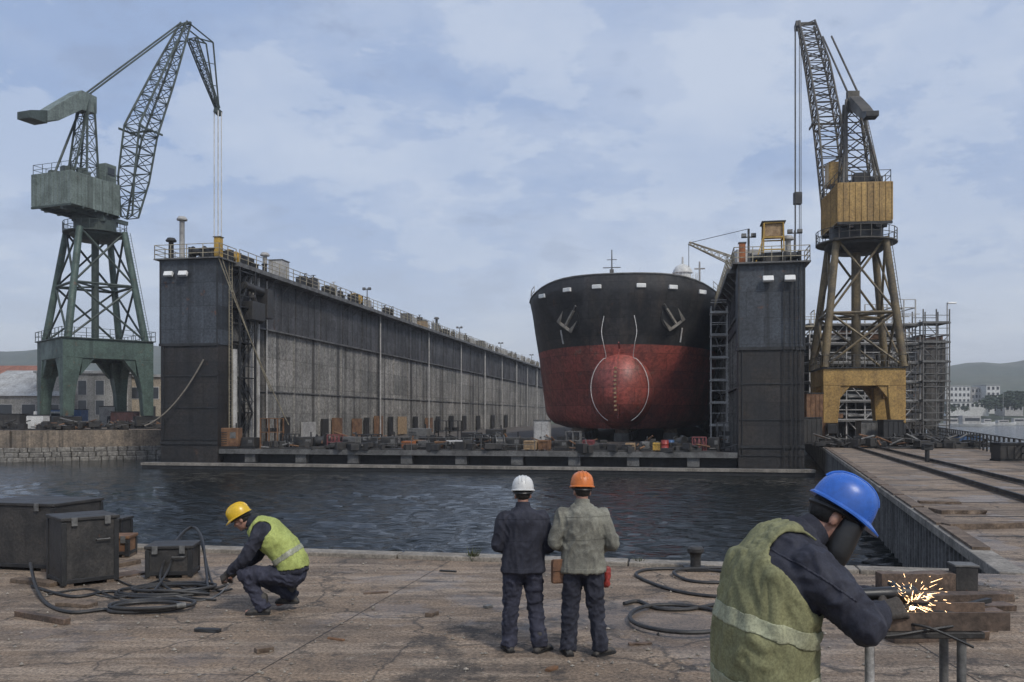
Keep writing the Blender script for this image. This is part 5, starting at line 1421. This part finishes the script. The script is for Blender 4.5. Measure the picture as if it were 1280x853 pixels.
    g = MB(); g.box(cc_+D*(cs_*.56)+Z*.2,(.04,cs_*.8,cs_*.7),rz=rzc); g.build('window', M_glass, cab); MB().box(cc_+S*(cs_*.51)+Z*.2,(cs_*.7,.04,cs_*.6),rz=rzc).build('window', M_glass, cab)
    # lattice helper in the slewing frame
    def lattice(mb, st, npan, r, lace=None):
        lace = lace or r*.45; seq = []
        for a,b in zip(st[:-1],st[1:]):
            n = max(1,int(round(npan*math.dist(a[:2],b[:2])/sum(math.dist(p[:2],q[:2]) for p,q in zip(st[:-1],st[1:])))))
            for k in range(n): t = k/n; seq.append([x+(y-x)*t for x,y in zip(a,b)])
        seq.append(list(st[-1])); rings = []
        for i,(u,z,hd,hw) in enumerate(seq):
            a = seq[max(i-1,0)]; b = seq[min(i+1,len(seq)-1)]; d = V((b[0]-a[0],b[1]-a[1])).normalized(); nx_,nz_ = -d.y,d.x
            rings.append([W(u+nx_*hd*s1,s2*hw,z+nz_*hd*s1) for s1,s2 in ((1,-1),(1,1),(-1,1),(-1,-1))])
        for i in range(len(rings)-1):
            A0,B0 = rings[i],rings[i+1]
            for j in range(4):
                mb.tube(A0[j],B0[j],r,n=6); k = (j+1)%4
                mb.tube(A0[j],A0[k],lace,n=4)
                if (i+j)%2: mb.tube(A0[j],B0[k],lace,n=4)
                else: mb.tube(A0[k],B0[j],lace,n=4)
                if npan < 16: mb.tube(A0[k],B0[j],lace*.8,n=4) if (i+j)%2 else mb.tube(A0[j],B0[k],lace*.8,n=4)
        return rings
    jb = MB(); st = []
    for px,py,hd,hw in P['jib']:
        u,z = uz(px,py); st.append((u,z,hd,hw))
    lattice(jb, st, P['np'], P['jr']); 
    tu,tz = st[-1][:2]
    jb.bar(W(tu,-.9,tz),W(tu,.9,tz),.3); jb.build('jib', P['mj'], root)
    m_ = MB(); (ju,jz) = st[2][:2]
    for v in (-st[2][3]-.35,st[2][3]+.35): m_.bar(W(ju-st[2][2]-.5,v,jz),W(ju+st[2][2]+.5,v,jz),.12,.25)
    m_.bar(W(ju,-st[2][3]-.5,jz),W(ju,st[2][3]+.5,jz),.2); m_.build('jib_platform', P['mj'], root)
    # a-frame
    ax_,az_ = uz(*P['apex']); af = MB(); sts = [(P['afu'],z1,.9,1.5),(ax_,az_,.5,.7)]; lattice(af, sts, 5, .14, .06)
    for v in (-1.5,1.5): af.tube(W(P['afu2'],v,z1),W(ax_,v*.4,az_),.14,n=6)
    ladder(root, W(P['afu2']-.3,1.2,z1),W(ax_-.4,.6,az_),S,.5,M2,'a_frame_ladder'); af.build('a_frame', P['mj'], root)
    # counterweight arm
    e_u,e_z = P['cw']; ca = MB()
    def sec(u,z,hw,hh): return [W(u,-hw,z-hh),W(u,hw,z-hh),W(u,hw,z+hh),W(u,-hw,z+hh)]
    q_ = P.get('cs',1.0); ca.loft([sec(ax_+.8,az_-.2,.8*q_,1.0*q_),sec(ax_-1.5*q_,az_-.35,.9*q_,1.15*q_),sec(ax_+(e_u-ax_)*.75,az_+(e_z-az_)*.75,.9*q_,.95*q_),sec(e_u,e_z,.9*q_,.55*q_)])
    cw = ca.build('counterweight_arm', P.get('mc',P['mh']), root, bevel=.05)
    ct = MB(); ct.loft([sec(e_u-.01,e_z-.1*q_,.97*q_,.72*q_),sec(e_u-2.2*q_,e_z-.45*q_,.97*q_,.4*q_)]); ct.build('counterweight', P['md'], cw)
    # tie rods from apex to jib head
    tr = MB(); h_u,h_z = uz(*P['tie'])
    for v in (-.45,.45): tr.tube(W(ax_,v,az_+.9),W(h_u,v,h_z),.11,n=6)
    tr.bar(W(ax_,0,az_),W(ax_,0,az_+1.0),1.1,.5)
    tr.build('tie_rod', P['mj'], root)
    # fly jib
    k_u,k_z = uz(*P['hook'])
    if 'fly' in P:
        fj = MB(); f1 = uz(*P['fly'][0]); f2 = uz(*P['fly'][1]); lattice(fj,[(f1[0],f1[1],.25,.7),((f1[0]+k_u)/2,(f1[1]+k_z)/2,.22,.55),(k_u,k_z,.15,.3)],9,.10,.05)
        for v in (-.6,.6):
            fj.tube(W(tu,v,tz),W(f2[0],v,f2[1]),.10,n=6); fj.tube(W(f2[0],v,f2[1]),W(k_u,v*.4,k_z),.12,n=6); fj.tube(W(f1[0],v,f1[1]),W(f2[0],v,f2[1]),.1,n=6)
            for q in (.33,.66): a = V(W(f1[0],v,f1[1])).lerp(W(k_u,v*.4,k_z),q); c = V(W(f2[0],v,f2[1])).lerp(W(k_u,v*.4,k_z),q); fj.tube(a,c,.06,n=5)
        fj.build('fly_jib', P['mj'], root)
    hd = MB(); hd.bar(W(k_u-.5,0,k_z-.3),W(k_u+.6,0,k_z-.6),.6,.7); hd.build('jib_head', P['md'], root)
    for a_,b_ in ((-.35,-.3),(.4,-.25),(-.3,.35),(.45,.3)): MB().tube(W(k_u+a_,b_,k_z-.4),W(k_u+a_,b_,P['hz']+1.2),P.get('rr',.05),n=5).build('hoist_rope', P.get('mr',M_mid), root)
    if 'mblk' in P: MB().box(W(k_u,0,P['mblk']),(.95,.75,1.5)).build('rope_block', P['md'], root, bevel=.08)
    hk = MB(); hk.box(W(k_u,0,P['hz']+.6),(1.2,.7,1.3)); hk.path([W(k_u,0,P['hz']),W(k_u,0,P['hz']-.5),W(k_u+.25,0,P['hz']-.8),W(k_u+.1,0,P['hz']-1.1),W(k_u-.2,0,P['hz']-.95)],.12,6); hk.build('hook_block', P['md'], root)
    return root

LQZ = .98
crane(dict(name='shipyard_crane', label='tall green shipyard crane with lattice jib on the left quay', base=((119-HX)/F*105,105,LQZ), D=(.35,.937), rp=R(43), seed=3,
    A=5.0, HP=CH+(HY-424)/F*100-LQZ, BH=2.2, TW=2.1, FW=1.15, FZ=1.4, HN=1.3, B=2.5, TA=4.3, HT=CH+(HY-289)/F*104-LQZ, TR=.42, RR=2.9, lv=(0,.5,1.0),
    house=(-6.1,1.0,-3.1,2.7,CH+(HY-266)/F*103-LQZ,CH+(HY-226)/F*103-LQZ), cab=(.0,1.7,CH+(HY-214)/F*103-LQZ,1.5),
    jib=((162,272,.5,.9),(167,225,1.25,1.3),(176,165,1.55,1.25),(205,95,1.05,.95),(232,30,.35,.55)), np=22, jr=.14, apex=(108,128), afu=-1.8, afu2=-4.6,
    cw=(-7.6,CH+(HY-143)/F*97-LQZ), tie=(228,29), hook=(272,136), fly=((240,48),(262,54)), hz=9.0, mr=M_white, rr=.08, fx=2.6,
    m1=M_green, m2=M_greend, mt=M_green, mb=M_greend, md=M_greend, mh=M_greeng, mj=M_greend))
crane(dict(name='shipyard_crane', label='tall ochre yellow shipyard crane standing on the right pier', base=((1070-HX)/F*82,82,0.0), D=(.12,.993), rp=R(-10), seed=5,
    A=3.5, HP=CH+(HY-461)/F*79, BH=1.55, TW=1.5, FW=1.25, FZ=1.75, HN=.85, B=2.1, TA=3.4, HT=CH+(HY-303)/F*82, TR=.36, RR=2.95, lv=(0,.42,1.0), bx=0,
    house=(-3.0,3.4,-2.35,2.35,CH+(HY-280)/F*80,CH+(HY-231)/F*80), cab=(3.0,-1.2,CH+(HY-215)/F*84,1.5),
    jib=((1044,272,.5,1.1),(1040,215,.9,1.15),(1034,155,1.1,1.15),(1022,85,.9,1.1),(1008,30,.4,.9)), np=26, jr=.12, apex=(1066,128), afu=-.5, afu2=-2.6,
    cw=(-4.2,CH+(HY-140)/F*77), cs=.55, mc=M_ochjib, tie=(1034,46), hook=(997,28), hz=2.6, fx=1.2,
    m1=M_ochre, m2=M_ochjib, mt=M_ochred, mb=M_ochred, md=M_dark, mh=M_ochre, mj=M_ochjib, mblk=CH+(HY-236)/F*104))
# ================================================================ left quay and its buildings
lq = MB(); lq.prism([(-400,82),(-46.0,81.0),(-33.5,88),(-30.5,96),(-29,330),(-400,330)], -3, LQZ-.05)
struct('quayside', lq, M_quay)
M_rubble = wm('rubble stone', (.24,.225,.20), (.12,.112,.10), rough=.95, scale=2, fine=5, bump=.6, bdist=.1)
t = thing('quay_wall','concrete and rubble quay wall below the green crane','wall',(-46,81,0))
ends = [(-110-0,82.2),(-46.0,80.9),(-33.4,87.9),(-30.4,95.9)]
up_ = MB(); ru = MB()
for (ax,ay),(bx,by) in zip(ends[:-1],ends[1:]):
    a = V((ax+46,ay-81,0)); b = V((bx+46,by-81,0)); d = (b-a).normalized(); n = V((d.y,-d.x,0))
    up_.bar(a+n*.1+V((0,0,(LQZ+.06-.55)/2)), b+n*.1+V((0,0,(LQZ+.06-.55)/2)), .5, LQZ+.06+.55)
    rr = random.Random(4); L = (b-a).length; k = 0
    for row in range(3):
        x = 0
        while x < L:
            w_ = rr.uniform(.5,1.2); c = a+d*(x+w_/2)+n*(.15+.12*row+rr.uniform(-.05,.1))+V((0,0,-.78-.46*row)); ru.box(c,(w_*.96,.55,.46),rz=math.atan2(d.y,d.x)+rr.uniform(-.1,.1)); x += w_
up_.build('concrete_capping', wm('brown concrete',(.24,.19,.14),(.13,.11,.09),rough=.9,scale=.7,streak=.8,streakc=(.05,.045,.04),fine=6), t); ru.build('rubble_stone', M_rubble, t, bevel=.08)

def building(name, label, cat, p, rz, w_, d_, h_, mw, mr, wins=(), roof='flat', rise=1.2, ws=(1.3,1.5), doors=()):
    t = thing(name, label, cat, p, rz)
    m_ = MB(); m_.bb(-w_/2,0,0,w_/2,d_,h_); m_.build('wall', mw, t)
    m_ = MB()
    if roof == 'flat': m_.bb(-w_/2-.3,-.3,h_+.003,w_/2+.3,d_+.3,h_+.35)
    elif roof == 'gable':
        m_.add([(-w_/2-.4,-.4,h_+.003),(w_/2+.4,-.4,h_+.003),(w_/2+.4,d_+.4,h_+.003),(-w_/2-.4,d_+.4,h_+.003),(-w_/2-.4,d_/2,h_+rise),(w_/2+.4,d_/2,h_+rise)],[(3,2,1,0),(0,1,5,4),(2,3,4,5),(0,4,3),(1,2,5)])
    m_.build('roof', mr, t)
    for i,(x,z) in enumerate(wins):
        f = MB(); f.bb(x-ws[0]/2-.09,-.06,z-.09,x+ws[0]/2+.09,-.002,z+ws[1]+.09); fo = f.build('window', M_light, t)
        g_ = MB(); g_.bb(x-ws[0]/2,-.075,z,x+ws[0]/2,-.062,z+ws[1]); g_.build('pane', M_glass, fo)
    for x,wd,hh in doors:
        f = MB(); f.bb(x-wd/2,-.05,.02,x+wd/2,-.002,hh); f.build('door', M_dark, t)
    return t
def gl(px, d): return V(((px-HX)/F*d, d, LQZ-.05))
s = 9.4
wx = lambda n,w_: [-w_/2+w_*(i+.5)/n for i in range(n)]
building('workshop','grey plastered workshop with upright windows behind the green crane','workshop',gl(103,124),R(4),12.5,9,7.4,M_plasterg,M_roof,[(x,z) for z in (1.6,4.4) for x in wx(5,12)],ws=(1.1,2.0))
building('workshop','beige workshop with flat roof at the right legs of the green crane','workshop',gl(168,126),R(2),9,9,7.0,M_plaster,M_roof,[(x,z) for z in (3.9,) for x in wx(3,8)],ws=(1.5,1.6),doors=((-2,1.6,2.6),(2,2,2.8)))
building('shed','long pale roofed shed at the left edge of the photo','shed',gl(-8,122),R(3),20,14,4.2,M_plasterg,M_roof,[(x,1.6) for x in wx(6,19)],roof='gable',rise=3.2,ws=(1.8,1.4))
building('warehouse','pale warehouse farther back between the shed and the crane','warehouse',gl(42,165),R(0),16,12,8,M_plaster,M_roof,[(x,4.6) for x in wx(4,15)],roof='gable',rise=2.2)
building('house','far small house with tiled roof behind the long shed','house',gl(14,235),R(0),15,9,12,M_plaster,M_roofr,[(x,z) for z in (7.4,10) for x in wx(5,14)],roof='gable',rise=3)
# clutter on the left quay
def lq_item(fn): pass
def box_thing(name, label, cat, p, sz, mat, rz=0, door=True):
    t = thing(name, label, cat, p, rz); w_,d_,h_ = sz
    m_ = MB(); m_.bb(-w_/2,-d_/2,.1,w_/2,d_/2,h_); m_.build('body', mat, t, bevel=.03)
    m_ = MB(); n = max(3,int(w_/.35))
    for i in range(n+1): x = -w_/2+w_*i/n; m_.bb(x-.04,-d_/2-.04,.15,x+.04,-d_/2-.002,h_-.1)
    m_.build('ribs', mat, t)
    m_ = MB(); m_.bb(-w_/2-.03,-d_/2-.05,h_,w_/2+.03,d_/2+.05,h_+.1); m_.bb(-w_/2-.03,-d_/2-.05,0,w_/2+.03,d_/2+.05,.1); m_.build('frame_rail', M_dark, t)
    return t
box_thing('container','dull maroon container between the right legs of the green crane','container',gl(157,106),(2.6,2.0,1.9),wm('dull maroon',(.07,.03,.03),(.045,.024,.024),rough=.8,scale=2,rust=.3))
box_thing('container','white site cabin left of the green crane\'s near leg','cabin',gl(48,94),(1.7,1.4,1.5),M_white)
box_thing('container','dark machine container at the left edge of the left quay','container',gl(12,96),(3.2,2,1.6),M_boxsteel)
box_thing('container','pale cabin at the foot of the beige workshop','cabin',gl(142,112),(2.6,2,2.6),M_light)
box_thing('container','blue topped cabin behind the green crane\'s near leg','cabin',gl(85,112),(4.2,2,2.2),M_blue)
# van: shaped body
def van(label, p, rz, mat):
    t = thing('van', label, 'van', p, rz); m_ = MB()
    prof = [(-2.3,.35),(2.3,.35),(2.35,.9),(1.75,1.15),(1.2,1.95),(-2.25,2.0),(-2.35,.6)]
    m_.add([(x,-.9,z) for x,z in prof]+[(x,.9,z) for x,z in prof],[tuple(range(7)),tuple(range(13,6,-1))]+[(i,(i+1)%7,7+(i+1)%7,7+i) for i in range(7)]); m_.build('body', mat, t, bevel=.06)
    m_ = MB(); m_.bb(-.2,-.92,1.2,1.15,-.902,1.75); m_.build('side_window', M_glass, t)
    for x in (-1.45,1.45):
        m_ = MB(); m_.tube((x,-.95,.34),(x,-.65,.34),.34,n=14); m_.build('wheel', M_rubber, t)
        m_ = MB(); m_.tube((x,.65,.34),(x,.95,.34),.34,n=14); m_.build('wheel', M_rubber, t)
van('white van parked before the grey plastered workshop', gl(70,108), R(5), M_white)
def clutter_pile(name, label, p, seed, n, spread, hmax, rz=0):
    t = thing(name, label, 'scrap pile', p, rz); rr = random.Random(seed)
    m_ = MB(); m_.box((0,0,.06),(spread*1.6,1.8,.12)); m_.build('base_heap', M_boxsteel, t, bevel=.03)
    for i in range(n):
        m_ = MB(); mr = MB()
        x = rr.uniform(-spread,spread); y = rr.uniform(-1,1); z = rr.uniform(0,hmax)*(1-abs(x)/spread*.5)
        if rr.random()<.55: m_.box((x,y,z*.5+.1),(rr.uniform(.3,1.1),rr.uniform(.3,.8),rr.uniform(.2,.7)),rz=rr.uniform(-1,1)); m_.build('scrap_block', M_boxsteel, t, bevel=.02)
        else: mr.tube((x,y,z*.6+.1),(x+rr.uniform(-1.4,1.4),y+rr.uniform(-.5,.5),z*.6+rr.uniform(0,.6)),rr.uniform(.04,.1)); mr.build('scrap_pipe', (M_mid,M_rust,M_boxsteel)[i%3], t)
clutter_pile('scrap_heap','dark heap of machine parts at the left end of the left quay', gl(28,90), 1, 60, 4.5, 1.6)
clutter_pile('scrap_heap','dark heap of pipes and blocks under the green crane', gl(100,92), 2, 70, 4.5, 1.5)
clutter_pile('scrap_heap','heap of gear between the green crane and the left dock wall', gl(170,98), 3, 60, 3.5, 1.5)
t = thing('quay_railing','thin dark railing along the left quay edge','railing',(-46,82,LQZ-.05)); m_ = MB()
for k in range(40): x = -60+k*1.5; m_.bar((x,.2-x*.02,0),(x,.2-x*.02,1.05),.06)
for z in (.55,1.05): m_.bar((-60,1.4,z),(-1.5,.23,z),.05)
m_.build('railing', M_dark, t)

# ================================================================ right pier: scaffold, fence, clutter
t = thing('scaffold','large grey tube scaffold with many platforms behind the yellow crane','scaffold',(0,0,0))
def px_at(px, d): return (px-HX)/F*d
d0, d1 = 93, 98
xa, xb, xc = px_at(1012,d0), px_at(1150,d0), px_at(1181,d0)
top = lambda py: CH+(HY-py)/F*d0
m_ = MB(); p_ = MB(); scaffold_tower(m_, xa, xb, d0, d1, 0, top(400), 6, 2, (top(400))/6.2, .075, True, None)
scaffold_tower(m_, px_at(1103,d0), xb-.3, d0+.4, d1-.4, 0, top(374), 3, 1, top(374)/8.5, .07, True, None)
m_.build('standards', M_light, t)
lf = top(400)/6.2
for k in range(1,7):
    p_ = MB(); p_.bb(xa-.1,d0-.4,lf*k-.25,xb+.1,d1+.2,lf*k-.05); p_.build('platform', M_mid, t)
m_ = MB(); p_ = MB(); scaffold_tower(m_, px_at(1154,d0-1), xc, d0-1, d0+1.5, 0, top(388), 2, 1, 1.36, .065, True, None)
for k in range(1,7): m_.bb(px_at(1153,d0-1),d0-1.1,2.04*k-.18,xc+.1,d0+1.6,2.04*k-.035)
m_.build('stair_tower', M_mid, t)
rr = random.Random(9)
for i in range(80): 
    z = lf*rr.randint(0,5); MB().box((rr.uniform(xa+1,xb-1),rr.uniform(d0+.3,d1-1),z+rr.uniform(.3,.9)),(rr.uniform(.5,2),rr.uniform(.3,1),rr.uniform(.4,1.3)),rz=rr.uniform(-.2,.2)).build('stored_gear', (M_boxsteel,M_mid,M_rust,M_dark)[i%4], t)
for k in range(1,6):
    for i in range(5): x0 = xa+.4+(xb-xa-3)*i/4.4; MB().tube((x0,d0+.8,lf*k+.4+.3*(i%2)),(x0+3.0,d0+.8,lf*k+.5),.16,n=8).build('pipe', M_light, t)
t = thing('lamp_post','tall thin lamp post at the right end of the scaffold','street lamp',(px_at(1184,99),99,0)); hz_ = CH+(HY-379)/F*99
m_ = MB(); m_.tube((0,0,0),(0,0,hz_),.12,.07,n=8); m_.build('pole', M_light, t); m_ = MB(); m_.box((.5,0,hz_),(1.0,.35,.16)); m_.build('lamp_head', M_lamp, t, bevel=.03)

t = thing('hull_section','dark unfinished steel hull block standing inside the large scaffold','hull block',((xa+px_at(1177,101))/2,d1+1.6,0)); W2 = (px_at(1177,101)-xa)/2-.2; zb = top(418)
m_ = MB(); m_.loft([[V((x*k,y,z)) for x,y in ((-W2,0),(W2,0),(W2,9),(-W2,9))] for z,k in ((.9,.86),(2.2,.97),(zb*.6,1),(zb,1))]); m_.build('shell_plating', wm('hull block steel',(.085,.08,.074),(.045,.042,.039),rough=.8,scale=.6,streak=.8,rust=.35,fine=5,grit=.6,seam=(0,2.8,2.0)), t)
for x in (-W2*.7,0,W2*.7): MB().bb(x-.6,.5,0,x+.6,8,.9).build('support_block', M_mid, t)
m_ = MB()
for k in range(9): x = -W2+.4+(2*W2-.8)*k/8; m_.bb(x-.08,.05,zb+.001,x+.08,8.9,zb+.5+.8*(k%3==0))
m_.bb(-W2+.3,4,zb+.001,W2-.3,4.2,zb+.4); m_.build('frames', M_rust, t)
# fence on the right side of the pier
t = thing('pier_fence','dark post and rail fence along the right side of the pier','fence',(0,0,0)); m_ = MB(); rl = MB(); d = 36.0; prev = None
while d < 110:
    x = pier_r(d)-.35; m_.bar((x,d,0),(x,d,1.15),.10)
    if prev:
        for z in (.45,.8,1.15): m_.bar((prev[0],prev[1],z),(x,d,z),.06)
    prev = (x,d); d += 1.7
m_.build('railing', M_dark, t)
def pg(px, py): return G(px,py)
def pier_box(name,label,cat,px,d,sz,mat,rz=0): return box_thing(name,label,cat,(px_at(px,d),d,0),sz,mat,rz)
pier_box('switch_cabinet','grey switch cabinet between the yellow crane\'s legs','cabinet',1086,74,(1.7,1.2,1.9),M_mid)
pier_box('machine_box','dark machine box behind the fence at the right edge','machine',1262,47.5,(1.5,1,.9),M_boxsteel)
pier_box('machine_box','dark machine box left of the yellow crane','machine',1012,76,(1.6,1.4,2.2),M_boxsteel)
pier_box('skip','blue skip beside the fence','skip',1207,72,(1.8,1.4,.8),M_blue)
pier_box('machine_box','dark cabinet under the yellow crane\'s right leg','cabinet',1113,72,(1.6,1.3,2.0),M_dark)
pier_box('machine_box','orange brown cabinet left of the yellow crane\'s leg','cabinet',1016,80,(1.6,1.6,4.4),M_rust)
for sd_,(px,d,n,spd,hm,lb) in enumerate(((1105,66,60,3.2,1.4,'heap of dark pipes before the yellow crane'),(1150,70,60,3.4,1.3,'heap of scrap right of the yellow crane'),(1050,68,40,2.2,1.1,'low heap of scrap left of the grey switch cabinet'),(1190,66,40,2.2,.9,'low heap of scrap by the fence'))):
    clutter_pile('scrap_heap', lb, (px_at(px,d),d,0), 20+sd_, n, spd, hm, -.3)
t = thing('valve_stand','dark valve stand on the pier beside the crane rail','valve',(px_at(1159,46.5),46.5,0)); m_ = MB(); m_.tube((0,0,0),(0,0,.7),.12,n=10); m_.box((0,0,.75),(.5,.3,.25)); m_.build('body', M_dark, t, bevel=.02); m_ = MB(); m_.lathe([(.05,.9),(.28,.9),(.28,.95),(.05,.95)],n=16); m_.build('hand_wheel', M_dark, t)

# ================================================================ far shore, hills
hm = MB(); NA, NR = 150, 36; vs = []
for i in range(NA+1):
    a = R(-64+128*i/NA)
    for j in range(NR+1):
        u = j/NR; r = 395+(3000-395)*u**1.5
        x = r*math.tan(a); y = r
        crest = 90+20*noise.noise(V((a*5,1.7,0)))+14*noise.noise(V((a*14,4,0)))+6*noise.noise(V((a*40,9,0)))
        crest *= .40+.60*min(1,max(0,(abs(a+.02)-.16)/.22))
        if a < -.35: crest *= 1.22
        k = min(1,max(0,(r-470)/1150)); k = k*k*(3-2*k)
        z = WZ+.9*min(1,(r-395)/8)+min(1,(r-395)/120)*9+crest*k+ (noise.fractal(V((x*.006,y*.006,2)),1.0,2.0,5)*16*k)
        if r > 1750: z -= (r-1750)*.05
        vs.append((x,y,z))
fs = [(i*(NR+1)+j,(i+1)*(NR+1)+j,(i+1)*(NR+1)+j+1,i*(NR+1)+j+1) for i in range(NA) for j in range(NR)]
hm.add(vs,fs)
M_hill = wm('wooded hillside', (.045,.062,.035), (.085,.09,.055), rough=.95, scale=.012, fine=.09, grit=.55, bump=.6, bdist=4)
struct('hills', hm, M_hill, smooth=True)
def far(px, py, d): return at(px,py,d)
def shore_z(d): return WZ+.9+min(1,(d-395)/120)*9 if d>395 else WZ+.4
def grid(nx,nz_,w_,h_,z0=1.2): return [(-w_/2+w_*(i+.5)/nx, z0+(h_-z0)*j/nz_+.6) for i in range(nx) for j in range(nz_)]
def fb(label, px0, px1, pyt, d, nx, nzv, mw, dep=14, rz=0, name='apartment_block', cat='building', roof='flat'):
    x0,x1 = px_at(px0,d),px_at(px1,d); w_ = x1-x0; zb = 2.0; h_ = CH+(HY-pyt)/F*d-zb
    vis = max(3.0,h_-10)
    building(name,label,cat,((x0+x1)/2,d,zb),rz,w_,dep,h_,mw,M_roof if roof=='flat' else M_roofr,[(x,z) for x,z in [(-w_/2+w_*(i+.5)/nx, h_-3.0*(j+1)+.8) for i in range(nx) for j in range(nzv)]],roof,2.5,ws=(w_/nx*.5,1.5))
fb('pale apartment block nearest the scaffold on the far shore',1182,1213,483,452,6,3,M_white)
fb('white apartment block right of the scaffold on the far shore',1214,1232,485,456,4,3,M_light)
fb('tall end apartment block on the far shore',1233,1250,482,450,3,3,M_white)
fb('long low white hall on the far shore below the apartment blocks',1184,1236,503,424,9,1,M_white,10,name='hall',cat='hall')
fb('small house with tiled roof at the right end of the far shore',1256,1279,507,430,4,1,M_light,9,name='house',cat='house',roof='gable')
# trees on the far shore
tl = MB(); rt = random.Random(21)
for c in range(16):
    cx,cy,cz,cr_ = rt.gauss(0,.9),rt.gauss(0,.9),rt.uniform(1.5,4.2),rt.uniform(.7,1.2)
    for k in range(26):
        d_ = V((rt.gauss(0,1),rt.gauss(0,1),rt.gauss(0,.8))).normalized()*cr_*rt.uniform(.6,1.05); p = V((cx,cy,cz))+d_; s_ = rt.uniform(.22,.42)
        a = V((rt.gauss(0,1),rt.gauss(0,1),rt.gauss(0,1))).normalized(); b = a.cross(V((rt.gauss(0,1),rt.gauss(0,1),rt.gauss(0,1)))).normalized()
        tl.add([p+a*s_,p+b*s_,p-a*s_,p-b*s_],[(0,1,2,3)])
tree = thing('tree','dark rounded tree on the far shore beside the white hall','tree',(0,0,0),0,'trees on the far shore')
tl.build('crown', M_fartree, tree, fix=False); m_ = MB(); m_.path([(0,0,0),(.1,0,1),(0,.1,2.4)],[.22,.16,.1],7); m_.bar((0,.05,1.6),(.8,.1,2.8),.1); m_.bar((0,.05,1.8),(-.7,-.2,3.0),.1); m_.build('trunk', M_bark, tree)
labs = ['dark tree left of the long white hall','dark tree in front of the long white hall','dark tree right of the long white hall']
for k,(px,d,s_) in enumerate(((1182,405,1.6),(1190,410,1.4),(1236,408,2.0),(1244,412,2.2),(1252,410,2.1),(1260,415,2.4),(1268,408,1.9),(1276,412,2.2),(1286,410,2.3),(1228,470,2.4),(1256,470,2.6),(1268,480,2.6),(1206,412,1.0),(1242,440,2.0),(1275,450,2.4))):
    p = V((px_at(px,d),d,0)); r = math.hypot(p.x,p.y); p.z = WZ+.9+min(1,(r-395)/120)*9-.3
    lb = 'dark rounded tree in the row along the far shore right of the white hall' if px>=1236 else ('dark rounded tree beside the scaffold on the far shore' if px<1195 else 'dark rounded tree in front of or behind the white hall on the far shore')
    if k == 0: tree.location = p; tree.scale = (s_*.75,s_*.75,s_*.6); tree['label'] = lb
    else: dup(tree, p, rt.uniform(0,6), lb, (s_*rt.uniform(.7,1.0),s_*.8,s_*.62))
# moored boats
def boat(label, px, py, L, rz, cabin, mast=False):
    d = (CH-WZ)*F/(py-HY); t = thing('boat', label, 'boat', (px_at(px,d),d,WZ), rz, 'boats moored off the far shore')
    m_ = MB(); rings = []
    for u,wd,zb,zt_ in ((0,.9,.05,.95),(.25,1.0,-.1,.9),(.6,.92,-.1,1.0),(.85,.5,.0,1.2),(1.0,.05,.5,1.4)):
        x = (u-.5)*L; w2 = wd*L*.15; rings.append([(x,-w2,zt_),(x,-w2*.8,zb),(x,w2*.8,zb),(x,w2,zt_)])
    m_.loft(rings); m_.build('hull', M_white, t)
    m_ = MB(); m_.bb(-L*.25,-L*.10,.9,L*.15,L*.10,.9+cabin); m_.build('cabin', M_light, t, bevel=.1)
    m_ = MB(); m_.bb(-L*.2,-L*.104,1.1+cabin*.3,L*.12,-L*.1,1.1+cabin*.65); m_.build('window', M_glass, t)
    if mast: m_ = MB(); m_.tube((0,0,1),(0,0,L*1.2),.09); m_.build('mast', M_light, t)
boat('white motor boat nearest the scaffold on the far water',1190,532.5,12,R(4),2.2)
boat('large white motor yacht moored on the far water',1215,533.2,17,R(-3),3.2)
boat('small white boat right of the large yacht',1234,531,9,R(8),1.6)
boat('white sailing boat on the far water near the right edge',1254,532,11,R(2),1.3,True)
boat('white boat at the right edge of the far water',1274,531.5,11,R(-5),2.0)
boat('white boat behind the large yacht',1204,530.5,12,R(12),2.4)

for k,(px,s_,n,sp,lb) in enumerate(((455,5.0,40,4.5,'heap of dark gear on the dock floor behind the pale grey machine box'),(560,4.5,40,4.5,'heap of dark gear on the dock floor behind the rust brown crate'),(630,5.5,36,4,'heap of dark gear on the dock floor behind the dark open frame'),(850,4.5,36,3.5,'heap of dark gear on the dock floor under the right side of the bow'),(715,5,30,2.6,'heap of dark gear on the dock floor behind the maroon crate'))):
    clutter_pile('scrap_heap', lb, dock_w(dock_x(px,s_),s_,ZD), 40+k, n, sp, 1.9, -DA)
for k,(px,s_,n,sp,lb) in enumerate(((375,1.2,26,3.2,'low tangle of scrap at the dock floor edge near the left wall'),(470,1.0,26,3.2,'low tangle of scrap at the dock floor edge left of the bright orange crate'),(585,1.1,26,3.0,'low tangle of scrap at the dock floor edge by the grey pipes'),(760,1.1,22,2.6,'low tangle of scrap at the dock floor edge under the bow'),(860,1.2,22,2.6,'low tangle of scrap at the dock floor edge left of the scaffold stair'))):
    clutter_pile('scrap_heap', lb, dock_w(dock_x(px,s_),s_,ZD), 60+k, n, sp, .9, -DA)
# the air between here and the hills
hz = MB(); hz.bb(-19000,-400,-4.5,19000,5200,150)
m = bpy.data.materials.new('haze'); m.use_nodes = True; nt = m.node_tree; nt.nodes.clear()
ou = nt.nodes.new('ShaderNodeOutputMaterial'); pv = nt.nodes.new('ShaderNodeVolumePrincipled'); nt.links.new(pv.outputs[0], ou.inputs['Volume'])
pv.inputs['Color'].default_value = (.93,.96,1,1); pv.inputs['Density'].default_value = .00036; pv.inputs['Anisotropy'].default_value = .2
tag(hz.build('haze', m), 'pale bluish haze hanging over the harbour and hills', 'haze', kind='stuff')
